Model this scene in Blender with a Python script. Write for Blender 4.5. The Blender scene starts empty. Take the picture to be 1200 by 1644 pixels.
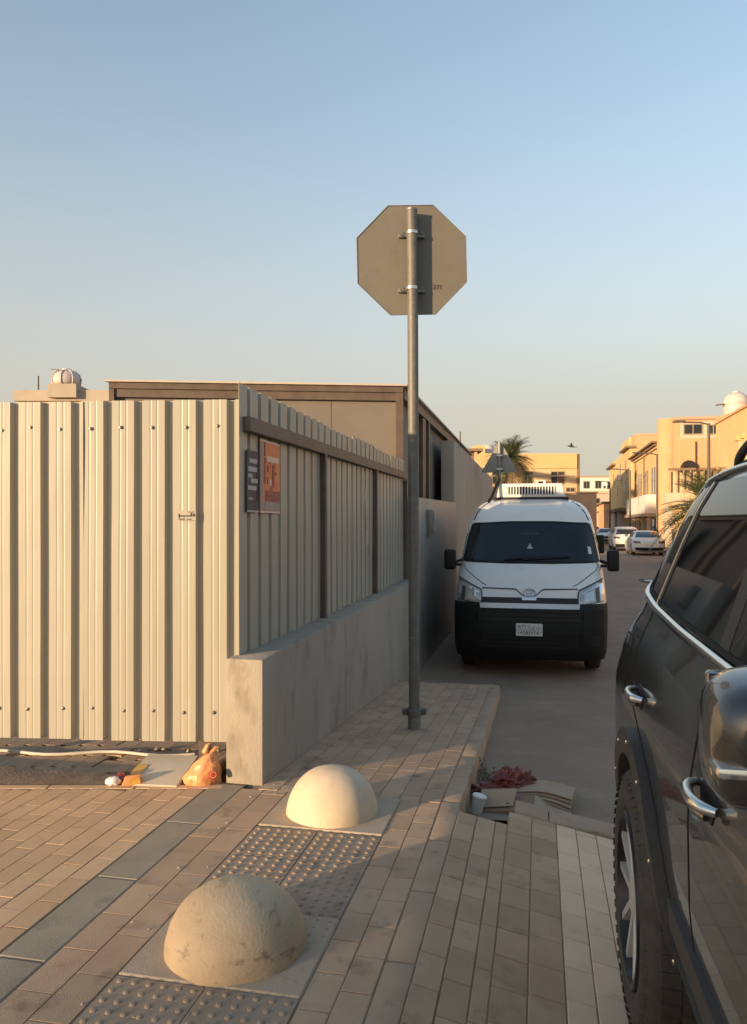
import bpy, bmesh, math, random
from mathutils import Vector, Matrix, noise

random.seed(7)
SC = bpy.context.scene
COL = SC.collection
R = math.radians

# ------------------------------------------------------------------ camera
cam_d = bpy.data.cameras.new('camera')
cam_d.sensor_fit = 'VERTICAL'
cam_d.sensor_height = 24.0
cam_d.lens = 24.0 * 1235.0 / 1644.0
cam_d.shift_y = 20.0 / 1644.0
cam_d.clip_start = 0.05
cam_d.clip_end = 6000
cam = bpy.data.objects.new('camera', cam_d)
cam.location = (0, 0, 1.5)
cam.rotation_euler = (R(90), 0, 0)
COL.objects.link(cam)
SC.camera = cam

# ------------------------------------------------------------------ light
SUN_AZ = 50.0      # degrees the light comes from the left of straight behind the viewer
SUN_EL = 6.0
to_sun = Vector((-math.sin(R(SUN_AZ)) * math.cos(R(SUN_EL)), -math.cos(R(SUN_AZ)) * math.cos(R(SUN_EL)), math.sin(R(SUN_EL))))
world = bpy.data.worlds.new('World')
SC.world = world
world.use_nodes = True
wn = world.node_tree.nodes
wl = world.node_tree.links
bg = wn['Background']
sky = wn.new('ShaderNodeTexSky')
sky.sky_type = 'NISHITA'
sky.sun_disc = False
sky.sun_elevation = R(SUN_EL)
sky.sun_rotation = math.atan2(to_sun.x, to_sun.y)
sky.altitude = 600
sky.air_density = 1.0
sky.dust_density = 1.6
sky.ozone_density = 1.0
# dusty air: the same pale warm veil all round the horizon, fading out upwards
tcw = wn.new('ShaderNodeTexCoord')
sepw = wn.new('ShaderNodeSeparateXYZ')
wl.new(tcw.outputs['Generated'], sepw.inputs[0])
rmp = wn.new('ShaderNodeValToRGB')
rmp.color_ramp.interpolation = 'B_SPLINE'
el_ = rmp.color_ramp.elements
el_[0].position, el_[0].color = 0.0, (1, 1, 1, 1)
el_[1].position, el_[1].color = .72, (0, 0, 0, 1)
for p_, v_ in ((.14, .92), (.23, .68), (.34, .42), (.46, .20)):
    e_ = el_.new(p_)
    e_.color = (v_, v_, v_, 1)
wl.new(sepw.outputs['Z'], rmp.inputs[0])
mixw = wn.new('ShaderNodeMix')
mixw.data_type = 'RGBA'
wl.new(rmp.outputs[0], mixw.inputs[0])
wl.new(sky.outputs[0], mixw.inputs[6])
mixw.inputs[7].default_value = (1.50, 1.35, 1.13, 1)
wl.new(mixw.outputs[2], bg.inputs[0])
bg.inputs[1].default_value = 0.15
sun_d = bpy.data.lights.new('sun', 'SUN')
sun_d.energy = 2.7
sun_d.angle = R(1.1)
sun_d.color = (1.0, 0.70, 0.40)
sun = bpy.data.objects.new('sun', sun_d)
sun.rotation_euler = to_sun.to_track_quat('Z', 'Y').to_euler()
sun.location = to_sun * 60
COL.objects.link(sun)
SC.view_settings.view_transform = 'Standard'
SC.view_settings.look = 'None'
SC.view_settings.gamma = 1.0
SC.view_settings.exposure = 1.45
SC.view_settings.use_curve_mapping = False
SC.render.engine = 'CYCLES'
SC.cycles.use_denoising = True
SC.cycles.max_bounces = 6
SC.cycles.caustics_reflective = False
SC.cycles.caustics_refractive = False

# ------------------------------------------------------------------ street frame
SX, SY = 0.2102, 0.9777           # direction of the street on the ground


def P(a, b, z=0.0):
    return Vector((SY * a + SX * b, -SX * a + SY * b, z))


STREET_ROT = -math.atan2(SX, SY)


def pix(px, py, Y):
    """point of the place at depth Y, used to lay out far buildings"""
    return Vector(((px - 600) / 1235.0 * Y, Y, 1.5 - (py - 842) / 1235.0 * Y))


def lerp_tab(tab, x):
    if x <= tab[0][0]:
        return tab[0][1]
    for (x0, y0), (x1, y1) in zip(tab, tab[1:]):
        if x <= x1:
            return y0 + (y1 - y0) * (x - x0) / (x1 - x0)
    return tab[-1][1]


ROAD_T = [(-60, -.178), (4.4, -.178), (9.8, -.46), (20, -.46), (45, -.30), (400, -.30)]


def z_road(b):
    return lerp_tab(ROAD_T, b)


def z_walk(b):
    return -0.0626 * max(0.0, b - 4.2)


def z_cross(a):
    return -min(0.17, max(0.0, (a + .41) * .2))


# ------------------------------------------------------------------ materials
MATS = {}


def pm(name, c1, c2=None, scale=6.0, rough=.75, metal=0.0, bump=0.0, bscale=60.0, rnd=0.0,
       coat=0.0, spec=.5, c3=None, c3scale=20.0, c3lo=.62, c3hi=.7, stretch=None, local=False, detail=5.0, rough2=None):
    """procedural surface: two-tone noise, optional third-colour blotches, fine bump, per-piece tint"""
    m = bpy.data.materials.new(name)
    m.use_nodes = True
    nt = m.node_tree
    N, L = nt.nodes, nt.links
    b = N['Principled BSDF']
    b.inputs['Roughness'].default_value = rough
    b.inputs['Metallic'].default_value = metal
    b.inputs['Specular IOR Level'].default_value = spec
    if coat:
        b.inputs['Coat Weight'].default_value = coat
        b.inputs['Coat Roughness'].default_value = .03
    if local:
        tc = N.new('ShaderNodeTexCoord')
        vec = tc.outputs['Object']
    else:
        g = N.new('ShaderNodeNewGeometry')
        vec = g.outputs['Position']
    if stretch:
        mp = N.new('ShaderNodeMapping')
        mp.inputs['Scale'].default_value = stretch
        L.new(vec, mp.inputs['Vector'])
        vec = mp.outputs['Vector']
    nz = N.new('ShaderNodeTexNoise')
    nz.inputs['Scale'].default_value = scale
    nz.inputs['Detail'].default_value = detail
    nz.inputs['Roughness'].default_value = .6
    L.new(vec, nz.inputs['Vector'])
    mix = N.new('ShaderNodeMix')
    mix.data_type = 'RGBA'
    mix.inputs[6].default_value = (*c1, 1)
    mix.inputs[7].default_value = (*(c2 or c1), 1)
    rp = N.new('ShaderNodeMapRange')
    rp.inputs[1].default_value = .32
    rp.inputs[2].default_value = .68
    L.new(nz.outputs['Fac'], rp.inputs[0])
    L.new(rp.outputs[0], mix.inputs[0])
    out = mix.outputs[2]
    if c3:
        n3 = N.new('ShaderNodeTexNoise')
        n3.inputs['Scale'].default_value = c3scale
        n3.inputs['Detail'].default_value = 6
        n3.inputs['Roughness'].default_value = .65
        L.new(vec, n3.inputs['Vector'])
        r3 = N.new('ShaderNodeMapRange')
        r3.inputs[1].default_value = c3lo
        r3.inputs[2].default_value = c3hi
        L.new(n3.outputs['Fac'], r3.inputs[0])
        m3 = N.new('ShaderNodeMix')
        m3.data_type = 'RGBA'
        L.new(r3.outputs[0], m3.inputs[0])
        L.new(out, m3.inputs[6])
        m3.inputs[7].default_value = (*c3, 1)
        out = m3.outputs[2]
    if rnd:
        oi = N.new('ShaderNodeObjectInfo')
        mr = N.new('ShaderNodeMapRange')
        mr.inputs[3].default_value = 1 - rnd
        mr.inputs[4].default_value = 1 + rnd
        L.new(oi.outputs['Random'], mr.inputs[0])
        hs = N.new('ShaderNodeHueSaturation')
        L.new(mr.outputs[0], hs.inputs['Value'])
        L.new(out, hs.inputs['Color'])
        out = hs.outputs['Color']
    L.new(out, b.inputs['Base Color'])
    if rough2 is not None:
        rr = N.new('ShaderNodeMapRange')
        rr.inputs[3].default_value = rough
        rr.inputs[4].default_value = rough2
        L.new(rp.outputs[0], rr.inputs[0])
        L.new(rr.outputs[0], b.inputs['Roughness'])
    if bump:
        nb = N.new('ShaderNodeTexNoise')
        nb.inputs['Scale'].default_value = bscale
        nb.inputs['Detail'].default_value = 4
        L.new(vec, nb.inputs['Vector'])
        bm_ = N.new('ShaderNodeBump')
        bm_.inputs['Strength'].default_value = bump
        bm_.inputs['Distance'].default_value = .01
        L.new(nb.outputs['Fac'], bm_.inputs['Height'])
        L.new(bm_.outputs['Normal'], b.inputs['Normal'])
    MATS[name] = m
    return m


M = MATS
pm('sand', (.36, .28, .20), (.44, .35, .25), scale=.4, rough=.95, bump=.3, bscale=20)
pm('asphalt', (.27, .20, .145), (.35, .26, .19), scale=1.3, rough=.9, bump=.6, bscale=220, c3=(.40, .30, .22), c3scale=3.0, c3lo=.56, c3hi=.74, detail=9)
pm('asphalt_patch', (.05, .05, .05), (.075, .07, .066), scale=4, rough=.85, bump=.5, bscale=200)
pm('sand_joint', (.27, .185, .118), (.36, .25, .165), scale=12, rough=.95, bump=.3, bscale=200)
pm('joint', (.16, .112, .075), (.27, .19, .13), scale=9, rough=.95, bump=.4)
pm('paver_warm', (.55, .36, .215), (.63, .43, .265), scale=3.5, rough=.85, bump=.35, bscale=240, rnd=.10, c3=(.43, .28, .17), c3scale=7, c3lo=.56, c3hi=.72)
pm('paver_grey', (.44, .30, .195), (.52, .365, .24), scale=3.5, rough=.85, bump=.35, bscale=240, rnd=.11, c3=(.27, .19, .13), c3scale=6, c3lo=.55, c3hi=.72)
pm('paver_dark', (.44, .30, .19), (.52, .36, .235), scale=3.5, rough=.82, bump=.35, bscale=240, rnd=.11, c3=(.34, .23, .15), c3scale=6, c3lo=.55, c3hi=.72)
pm('paver_pale_sunlit', (.78, .57, .38), (.84, .63, .44), scale=3.5, rough=.85, bump=.3, bscale=240, rnd=.07, c3=(.6, .43, .28), c3scale=8, c3lo=.6, c3hi=.75)  # pale pavers, their colour raised further to hint at a patch of sunlight
pm('gutter', (.30, .25, .185), (.36, .30, .225), scale=4, rough=.7, bump=.2, bscale=150, rnd=.05, c3=(.2, .175, .14), c3scale=5, c3lo=.55, c3hi=.75)
pm('kerb', (.38, .27, .18), (.45, .33, .225), scale=5, rough=.85, bump=.3, bscale=160, rnd=.06, c3=(.2, .17, .14), c3scale=9, c3lo=.6, c3hi=.75)
pm('tactile', (.33, .245, .17), (.40, .30, .215), scale=6, rough=.8, bump=.3, bscale=200, rnd=.06, c3=(.19, .165, .135), c3scale=9, c3lo=.55, c3hi=.72)
pm('slab', (.42, .33, .24), (.50, .40, .295), scale=6, rough=.85, bump=.3, bscale=180, c3=(.26, .22, .18), c3scale=9, c3lo=.58, c3hi=.74)
pm('dome_clean', (.58, .46, .33), (.66, .54, .39), scale=7, rough=.7, bump=.12, bscale=120, c3=(.42, .32, .22), c3scale=14, c3lo=.66, c3hi=.76)
pm('dome_worn', (.44, .33, .21), (.60, .455, .30), scale=4, rough=.7, bump=.25, bscale=90, c3=(.12, .095, .072), c3scale=13, c3lo=.58, c3hi=.74, stretch=(1, .55, 1.5), detail=10)
pm('concrete_wall', (.30, .265, .215), (.37, .325, .265), scale=1.6, rough=.88, bump=.35, bscale=70, c3=(.215, .185, .145), c3scale=4.5, c3lo=.56, c3hi=.70, stretch=(1, 1, .45), detail=9)
pm('sheet_metal', (.355, .33, .272), (.405, .378, .312), scale=1.0, rough=.42, bump=.06, bscale=9, stretch=(14, 14, .35), rnd=.03, spec=.5, c3=(.31, .28, .225), c3scale=2.2, c3lo=.6, c3hi=.8)
pm('brown_steel', (.10, .072, .055), (.145, .105, .08), scale=5, rough=.55, bump=.08, c3=(.19, .15, .12), c3scale=11, c3lo=.62, c3hi=.75)
pm('screw', (.16, .14, .12), (.2, .18, .15), rough=.4, metal=.7)
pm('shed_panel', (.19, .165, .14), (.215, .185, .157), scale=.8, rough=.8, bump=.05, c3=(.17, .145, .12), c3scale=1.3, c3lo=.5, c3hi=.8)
pm('roof_sheet', (.50, .44, .37), (.56, .49, .41), rough=.6)
pm('grey_wall', (.26, .255, .245), (.31, .30, .285), scale=1.1, rough=.45, spec=.5, c3=(.22, .215, .2), c3scale=1.6, c3lo=.5, c3hi=.75)
pm('plaster', (.40, .34, .27), (.46, .39, .31), scale=.9, rough=.9, bump=.15, bscale=40, c3=(.34, .285, .225), c3scale=1.1, c3lo=.55, c3hi=.75)
pm('galvanised', (.23, .225, .21), (.31, .30, .28), scale=14, rough=.45, metal=.6, c3=(.22, .19, .16), c3scale=25, c3lo=.6, c3hi=.72, rough2=.6)
pm('sign_back', (.155, .14, .115), (.175, .16, .13), scale=3, rough=.6, metal=.1, c3=(.14, .122, .098), c3scale=5, c3lo=.55, c3hi=.8)
pm('pole_metal', (.13, .125, .115), (.19, .18, .165), scale=16, rough=.5, metal=.35, c3=(.30, .29, .27), c3scale=22, c3lo=.62, c3hi=.72, rough2=.65)
pm('steel_bright', (.55, .54, .52), (.65, .64, .62), rough=.3, metal=.9)
pm('red_face', (.5, .03, .03), rough=.4)
pm('ink', (.06, .05, .04), rough=.8)
pm('white_plastic', (.72, .70, .66), (.78, .76, .72), rough=.5)
pm('cable_white', (.62, .58, .52), (.7, .66, .6), rough=.6)
pm('bag_orange', (.66, .27, .10), (.74, .36, .16), scale=9, rough=.38, bump=.3, bscale=18)
pm('bag_red', (.13, .03, .022), (.20, .045, .032), scale=12, rough=.4, bump=.3, bscale=30)
pm('logo_red', (.42, .05, .03), rough=.5)
pm('cardboard', (.25, .165, .105), (.32, .215, .14), scale=8, rough=.9, bump=.15)
pm('cardboard_edge', (.36, .27, .185), (.42, .32, .22), scale=20, rough=.9)
pm('tile_cream', (.55, .46, .34), (.62, .53, .4), scale=6, rough=.6)
pm('yellow_paint', (.62, .33, .06), (.7, .42, .1), rough=.5)
pm('black_hole', (.012, .011, .01), rough=.95)
pm('weed', (.10, .09, .045), (.16, .12, .06), rough=.8)
pm('pebble', (.3, .26, .21), (.42, .37, .3), rough=.9, rnd=.2)
pm('paint_cream', (.62, .45, .26), (.68, .50, .30), scale=.5, rough=.9, bump=.1, bscale=30, c3=(.56, .40, .23), c3scale=.6, c3lo=.5, c3hi=.8)
pm('paint_orange', (.60, .33, .175), (.66, .375, .205), scale=.5, rough=.9, bump=.1, bscale=30, c3=(.55, .30, .16), c3scale=.6, c3lo=.5, c3hi=.8)
pm('paint_yellow', (.64, .43, .20), (.70, .48, .235), scale=.5, rough=.9, bump=.1, bscale=30, c3=(.58, .39, .18), c3scale=.6, c3lo=.5, c3hi=.8)
pm('paint_tan', (.42, .31, .22), (.48, .36, .26), scale=.5, rough=.9, c3=(.38, .28, .2), c3scale=.6, c3lo=.5, c3hi=.8)
pm('paint_pink', (.55, .42, .33), (.62, .48, .38), scale=.5, rough=.9, c3=(.5, .38, .29), c3scale=.6, c3lo=.5, c3hi=.8)
pm('paint_white', (.70, .66, .60), (.76, .72, .66), scale=.7, rough=.85)
pm('stone_clad', (.58, .46, .34), (.66, .53, .40), scale=2, rough=.9, bump=.3, bscale=12)
pm('trim_brown', (.20, .13, .08), (.26, .17, .11), rough=.8)
pm('dark_glass', (.025, .027, .03), (.035, .038, .04), rough=.06, spec=.8)
pm('window_frame', (.30, .23, .16), (.36, .28, .2), rough=.6)
pm('lamp_grey', (.085, .078, .07), (.11, .10, .09), rough=.6, metal=.2)
pm('tank', (.56, .47, .43), (.62, .53, .49), rough=.5)
pm('bark', (.16, .115, .075), (.24, .175, .12), scale=14, rough=.95, bump=.6, bscale=30)
pm('frond', (.055, .075, .03), (.11, .125, .05), scale=3, rough=.6, rnd=.25)
pm('frond_dry', (.24, .17, .09), (.3, .22, .12), scale=3, rough=.8, rnd=.2)
pm('feather', (.03, .028, .026), rough=.8)
# vehicles
pm('suv_paint', (.072, .065, .057), (.08, .072, .063), scale=1, rough=.26, metal=.55, coat=1.0)
pm('suv_plastic', (.050, .044, .038), (.066, .058, .05), scale=30, rough=.55, bump=.05, bscale=400)
pm('suv_glass', (.012, .013, .013), rough=.03, spec=.9)
pm('chrome', (.72, .71, .69), rough=.16, metal=1.0)
pm('rubber', (.05, .043, .035), (.075, .064, .052), scale=20, rough=.8, bump=.1)
pm('seam', (.006, .006, .006), rough=.8)
pm('alloy', (.60, .58, .54), (.66, .64, .60), rough=.35, metal=.35)
pm('alloy_dark', (.02, .02, .02), rough=.4, metal=.3)
pm('van_white', (.78, .74, .68), (.82, .78, .72), scale=1.2, rough=.3, coat=.5, c3=(.70, .66, .60), c3scale=2.5, c3lo=.55, c3hi=.8)
pm('van_glass', (.014, .018, .022), (.02, .025, .03), rough=.07, spec=.5)
pm('van_black', (.008, .008, .008), (.012, .012, .012), scale=8, rough=.5, spec=.3)
pm('grille_black', (.006, .006, .006), rough=.5)
pm('lens', (.42, .40, .37), (.60, .57, .53), scale=26, rough=.12, metal=.55)
pm('lens_silver', (.42, .42, .41), rough=.32, metal=.7)
pm('lens_bright', (.85, .82, .76), rough=.1, metal=.8)
pm('lens_dark', (.10, .09, .08), rough=.2, metal=.4)
pm('amber', (.5, .2, .04), rough=.25)
pm('plate', (.62, .61, .58), (.68, .67, .64), scale=14, rough=.5)
pm('car_white', (.70, .69, .66), (.74, .73, .70), rough=.3, coat=.6)
pm('car_dark', (.05, .05, .055), rough=.3, coat=.6)
pm('tail_red', (.11, .014, .012), rough=.25, coat=.5)
pm('poster_orange', (.80, .20, .075), (.88, .28, .11), scale=7, rough=.6)
pm('poster_pale', (.80, .56, .42), (.86, .64, .50), scale=12, rough=.6)
pm('poster_red', (.32, .07, .055), (.42, .11, .085), scale=16, rough=.6)
pm('poster_grey', (.36, .28, .25), (.42, .33, .29), scale=12, rough=.6)
pm('poster_dark', (.05, .04, .05), (.10, .08, .09), scale=12, rough=.6)
pm('poster_white', (.42, .39, .40), (.5, .47, .48), scale=14, rough=.6)
pm('cabinet', (.40, .36, .27), (.46, .41, .31), scale=3, rough=.6)


# ------------------------------------------------------------------ building blocks
def link(o, parent=None):
    COL.objects.link(o)
    if parent is not None:
        o.parent = parent
    return o


def mesh(name, vs, fs, mat=None, parent=None, smooth=False):
    me = bpy.data.meshes.new(name)
    me.from_pydata([tuple(v) for v in vs], [], fs)
    me.update()
    if mat:
        me.materials.append(M[mat])
    if smooth:
        me.polygons.foreach_set('use_smooth', [True] * len(me.polygons))
    o = bpy.data.objects.new(name, me)
    return link(o, parent)


def from_bm(name, bm, mat, parent=None, smooth=False, angle=None):
    me = bpy.data.meshes.new(name)
    bm.normal_update()
    bm.to_mesh(me)
    bm.free()
    me.materials.append(M[mat])
    if smooth:
        me.polygons.foreach_set('use_smooth', [True] * len(me.polygons))
        if angle:
            me.set_sharp_from_angle(angle=R(angle))
    o = bpy.data.objects.new(name, me)
    return link(o, parent)


def empty(name, loc=(0, 0, 0), rz=0.0):
    o = bpy.data.objects.new(name, None)
    o.empty_display_size = .2
    o.location = loc
    o.rotation_euler = (0, 0, rz)
    return link(o)


def tag(o, label, cat=None, group=None, kind=None):
    o['label'] = label
    if cat:
        o['category'] = cat
    if group:
        o['group'] = group
    if kind:
        o['kind'] = kind
    return o


def structure(o, label=None):
    o['kind'] = 'structure'
    if label:
        o['label'] = label
    return o


class MB:
    """collects simple solids into one mesh"""

    def __init__(s):
        s.v, s.f = [], []

    def add(s, vs, fs):
        n = len(s.v)
        s.v += [Vector(v) for v in vs]
        s.f += [tuple(i + n for i in f) for f in fs]
        return s

    def box(s, x0, y0, z0, x1, y1, z1, mtx=None):
        vs = [Vector((x, y, z)) for z in (z0, z1) for y in (y0, y1) for x in (x0, x1)]
        if mtx is not None:
            vs = [mtx @ v for v in vs]
        return s.add(vs, [(0, 2, 3, 1), (4, 5, 7, 6), (0, 1, 5, 4), (2, 6, 7, 3), (0, 4, 6, 2), (1, 3, 7, 5)])

    def prism(s, poly, z0, z1, mtx=None):
        """poly: list of (x, y) counter-clockwise"""
        n = len(poly)
        vs = [Vector((x, y, z0)) for x, y in poly] + [Vector((x, y, z1)) for x, y in poly]
        if mtx is not None:
            vs = [mtx @ v for v in vs]
        fs = [tuple(reversed(range(n))), tuple(range(n, 2 * n))]
        fs += [(i, (i + 1) % n, (i + 1) % n + n, i + n) for i in range(n)]
        return s.add(vs, fs)

    def tube(s, pts, r, n=10, cap=True):
        pts = [Vector(p) for p in pts]
        rs = r if isinstance(r, (list, tuple)) else [r] * len(pts)
        rings = []
        up = None
        for i, p in enumerate(pts):
            d = (pts[min(i + 1, len(pts) - 1)] - pts[max(i - 1, 0)]).normalized()
            if up is None:
                up = Vector((0, 0, 1)) if abs(d.z) < .9 else Vector((1, 0, 0))
            x = d.cross(up).normalized()
            y = x.cross(d).normalized()
            up = y
            rings.append([p + (x * math.cos(2 * math.pi * k / n) + y * math.sin(2 * math.pi * k / n)) * rs[i] for k in range(n)])
        vs = [v for ring in rings for v in ring]
        fs = []
        for i in range(len(pts) - 1):
            for k in range(n):
                a, b = i * n + k, i * n + (k + 1) % n
                fs.append((a, a + n, b + n, b))
        if cap:
            fs.append(tuple(range(n)))
            fs.append(tuple(reversed(range((len(pts) - 1) * n, len(pts) * n))))
        return s.add(vs, fs)

    def lathe(s, prof, n=32, mtx=None, a0=0.0, a1=None):
        """prof: list of (r, h) turned about local z"""
        full = a1 is None
        a1 = 2 * math.pi if full else a1
        k = n if full else n + 1
        vs = []
        for j in range(k):
            t = a0 + (a1 - a0) * j / n
            for r, h in prof:
                v = Vector((r * math.cos(t), r * math.sin(t), h))
                vs.append(mtx @ v if mtx is not None else v)
        m = len(prof)
        fs = []
        for j in range(n):
            j2 = (j + 1) % k
            for i in range(m - 1):
                fs.append((j * m + i, j2 * m + i, j2 * m + i + 1, j * m + i + 1))
        return s.add(vs, fs)

    def build(s, name, mat, parent=None, smooth=False, bevel=0.0, seg=1, angle=40):
        bm = bmesh.new()
        bv = [bm.verts.new(v) for v in s.v]
        for f in s.f:
            try:
                bm.faces.new([bv[i] for i in f])
            except ValueError:
                pass
        bmesh.ops.remove_doubles(bm, verts=bm.verts, dist=1e-6)
        bmesh.ops.recalc_face_normals(bm, faces=bm.faces)
        if bevel:
            es = [e for e in bm.edges if e.is_manifold and e.calc_face_angle(0) > R(25)]
            bmesh.ops.bevel(bm, geom=es, offset=bevel, segments=seg, profile=.6, affect='EDGES')
        return from_bm(name, bm, mat, parent, smooth or bool(bevel and seg > 1), angle)


def cyl_mtx(center, axis):
    """matrix putting local z along axis at center"""
    q = Vector(axis).normalized().to_track_quat('Z', 'Y')
    return Matrix.Translation(Vector(center)) @ q.to_matrix().to_4x4()


def text_mesh(s, size, mat, mtx, name='lettering', parent=None, depth=.002, align='CENTER'):
    cu = bpy.data.curves.new('lettering', 'FONT')
    cu.body = s
    cu.size = size
    cu.align_x = align
    cu.align_y = 'CENTER'
    cu.extrude = depth
    cu.resolution_u = 3
    t = bpy.data.objects.new('lettering_source', cu)
    COL.objects.link(t)
    dg = bpy.context.evaluated_depsgraph_get()
    me = bpy.data.meshes.new_from_object(t.evaluated_get(dg))
    bpy.data.objects.remove(t)
    me.transform(mtx)
    me.materials.clear()
    me.materials.append(M[mat])
    o = bpy.data.objects.new(name, me)
    return link(o, parent)

# ================================================================== SETTING
def sheet(name, f, us, vs_, mat, smooth=True):
    pts, fs = [], []
    for v in vs_:
        for u in us:
            pts.append(f(u, v))
    n = len(us)
    for j in range(len(vs_) - 1):
        for i in range(n - 1):
            fs.append((j * n + i, j * n + i + 1, (j + 1) * n + i + 1, (j + 1) * n + i))
    return mesh(name, pts, fs, mat, None, smooth)


def frange(a, b, n):
    return [a + (b - a) * i / n for i in range(n + 1)]


structure(sheet('ground', lambda u, v: Vector((u, v, -.75)), frange(-3000, 3000, 12), frange(-3000, 3000, 12), 'sand', False))


def asphalt_z(a, b):
    w = noise.noise(Vector((a * .35, b * .35, 3.1))) * .018 + noise.noise(Vector((a * .09, b * .09, 9))) * .03
    return z_road(b) + w * min(1, max(0, (b - 4.4) * .5))


road_b = frange(4.42, 30, 90) + frange(30.5, 110, 60) + [140, 180, 240, 320]
structure(sheet('road', lambda a, b: P(a, b, asphalt_z(a, b)), frange(-1.62, 7.6, 44), road_b, 'asphalt'))
# the street widens into an open junction far down
structure(sheet('road', lambda a, b: P(a, b, z_road(b) - .03), frange(-40, 40, 10), frange(58, 118, 8), 'asphalt'))

PAV = {}


def paver_mesh(w, l, mat, var):
    key = (round(w, 3), round(l, 3), mat, var)
    if key in PAV:
        return PAV[key]
    rnd = random.Random(hash(key) & 0xffff)
    h, c = .06, .0018
    vs, fs = [], []
    for z, ins in ((-h, 0), (-c, 0), (0, c)):
        for sx, sy in ((-1, -1), (1, -1), (1, 1), (-1, 1)):
            j = rnd.uniform(-.0012, .0012)
            vs.append((sx * (w / 2 - ins) + j, sy * (l / 2 - ins) + j, z))
    for k in (0, 4):
        for i in range(4):
            fs.append((k + i, k + (i + 1) % 4, k + 4 + (i + 1) % 4, k + 4 + i))
    fs.append((8, 9, 10, 11))
    me = bpy.data.meshes.new('paver')
    me.from_pydata(vs, [], fs)
    me.materials.append(M[mat])
    PAV[key] = me
    return me


NCH = {}


def put_paver(parent, a, b, w, l, mat, zf, name='paver', bulk=None, sink=0.0, rot=None):
    e = .05
    z = zf(a, b)
    c = P(a, b, z - sink + random.uniform(-.0007, .0007))
    t = (P(a, b + e, zf(a, b + e)) - P(a, b - e, zf(a, b - e))).normalized()
    r = (P(a + e, b, zf(a + e, b)) - P(a - e, b, zf(a - e, b))).normalized()
    n = r.cross(t).normalized()
    r = t.cross(n)
    n = (n + Vector((random.uniform(-.002, .002), random.uniform(-.002, .002), 0))).normalized()
    mt = Matrix((r, t, n)).transposed().to_4x4()
    mt.translation = c
    if bulk is not None:
        me = paver_mesh(w, l, mat, 0)
        bulk.add([mt @ v.co for v in me.vertices], [tuple(p.vertices) for p in me.polygons])
        return
    o = bpy.data.objects.new(name, paver_mesh(w, l, mat, random.randrange(3)))
    COL.objects.link(o)
    o.parent = parent
    o.matrix_basis = mt


def lay(parent, a0, a1, b0, b1, rows, l, mat, zf, bulk=None, gap=.004, end=None, sink=0.0, name='paver', start=None):
    """rows of pavers along the street in running bond"""
    w = (a1 - a0) / rows
    for i in range(rows):
        a = a0 + w * (i + .5)
        e = end(a) if end else b1
        s = start(a) if start else b0
        b = s - (l * .5 if i % 2 else 0.0) - (random.uniform(0, .04))
        while b < e - .02:
            x0, x1 = max(b, s), min(b + l, e)
            if x1 - x0 > .035:
                put_paver(parent, a, (x0 + x1) / 2, w - gap, round((x1 - x0 - gap) / .02) * .02 - .0 if x1 - x0 < l - .001 else l - gap, mat, zf, name, bulk, sink)
            b += l


flat0 = lambda a, b: 0.0
walk_z = lambda a, b: z_walk(b)
cross_z = lambda a, b: z_cross(a)

# ---- sidewalk (walkway along the low wall)
WALK_END = 8.62
sb = frange(-3, WALK_END, 60)
walk = MB()
for b0, b1 in zip(sb, sb[1:]):
    z0, z1 = z_walk(b0) - .0045, z_walk(b1) - .0045
    q = [P(-1.6, b0, z0), P(-.43, b0, z0), P(-.43, b1, z1), P(-1.6, b1, z1)]
    walk.add(q, [(0, 1, 2, 3)])
walk.add([P(-1.6, WALK_END, z_walk(WALK_END) - .009), P(-.43, WALK_END, z_walk(WALK_END) - .009), P(-.43, WALK_END, -.7), P(-1.6, WALK_END, -.7)], [(0, 1, 2, 3)])
sidewalk = structure(walk.build('sidewalk', 'sand_joint'), 'sidewalk of small grey pavers along the low concrete wall')
# rows either side of the tactile strip, near part
lay(sidewalk, -1.652, -1.378, 1.7, 4.12, 2, .25, 'paver_grey', walk_z)
lay(sidewalk, -.735, -.518, 1.7, 4.12, 2, .205, 'paver_grey', walk_z)
# rows beyond the far dome
lay(sidewalk, -1.555, -.518, 4.12, WALK_END - .11, 9, .205, 'paver_grey', walk_z)
lay(sidewalk, -1.50, -.44, WALK_END - .105, WALK_END - .005, 1, .10, 'paver_grey', walk_z)
bulk = MB()
lay(None, -1.652, -.518, -2.6, 1.7, 10, .205, 'paver_grey', walk_z, bulk)
o = bulk.build('paver_field', 'paver_grey', sidewalk)
o['kind'] = 'stuff'

# kerb stones
b = -2.6
while b < WALK_END - .2:
    l = .52
    e = min(b + l, WALK_END - .14)
    z0, z1 = z_walk(b), z_walk(e)
    if e - b > .1:
        kb = MB()
        a0, a1 = -.516, -.412
        lo = -.75 if b > 4.0 else -.2
        vs = [P(a0, b + .004, z0), P(a1, b + .004, z0), P(a1, e - .004, z1), P(a0, e - .004, z1)]
        vs += [P(v.x * SY - v.y * SX, v.x * SX + v.y * SY, lo) for v in vs]
        kb.add(vs, [(0, 1, 2, 3), (4, 7, 6, 5), (0, 4, 5, 1), (1, 5, 6, 2), (2, 6, 7, 3), (3, 7, 4, 0)])
        kb.build('kerb_stone', 'kerb', sidewalk, bevel=.012, seg=2)
    b += l
kb = MB()
cb = WALK_END - .14
poly = [(-.516, cb), (-.412, cb)]
for k in range(7):
    t = k / 6 * math.pi / 2
    poly.append((-.552 + .14 * math.cos(t), cb + .14 * math.sin(t)))
poly += [(-.60, cb + .14), (-.60, cb + .06), (-.55, cb + .05)]
zt = z_walk(cb + .07)
pv = [P(a_, b_, zt) for a_, b_ in poly] + [P(a_, b_, -.75) for a_, b_ in poly]
n = len(poly)
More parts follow.
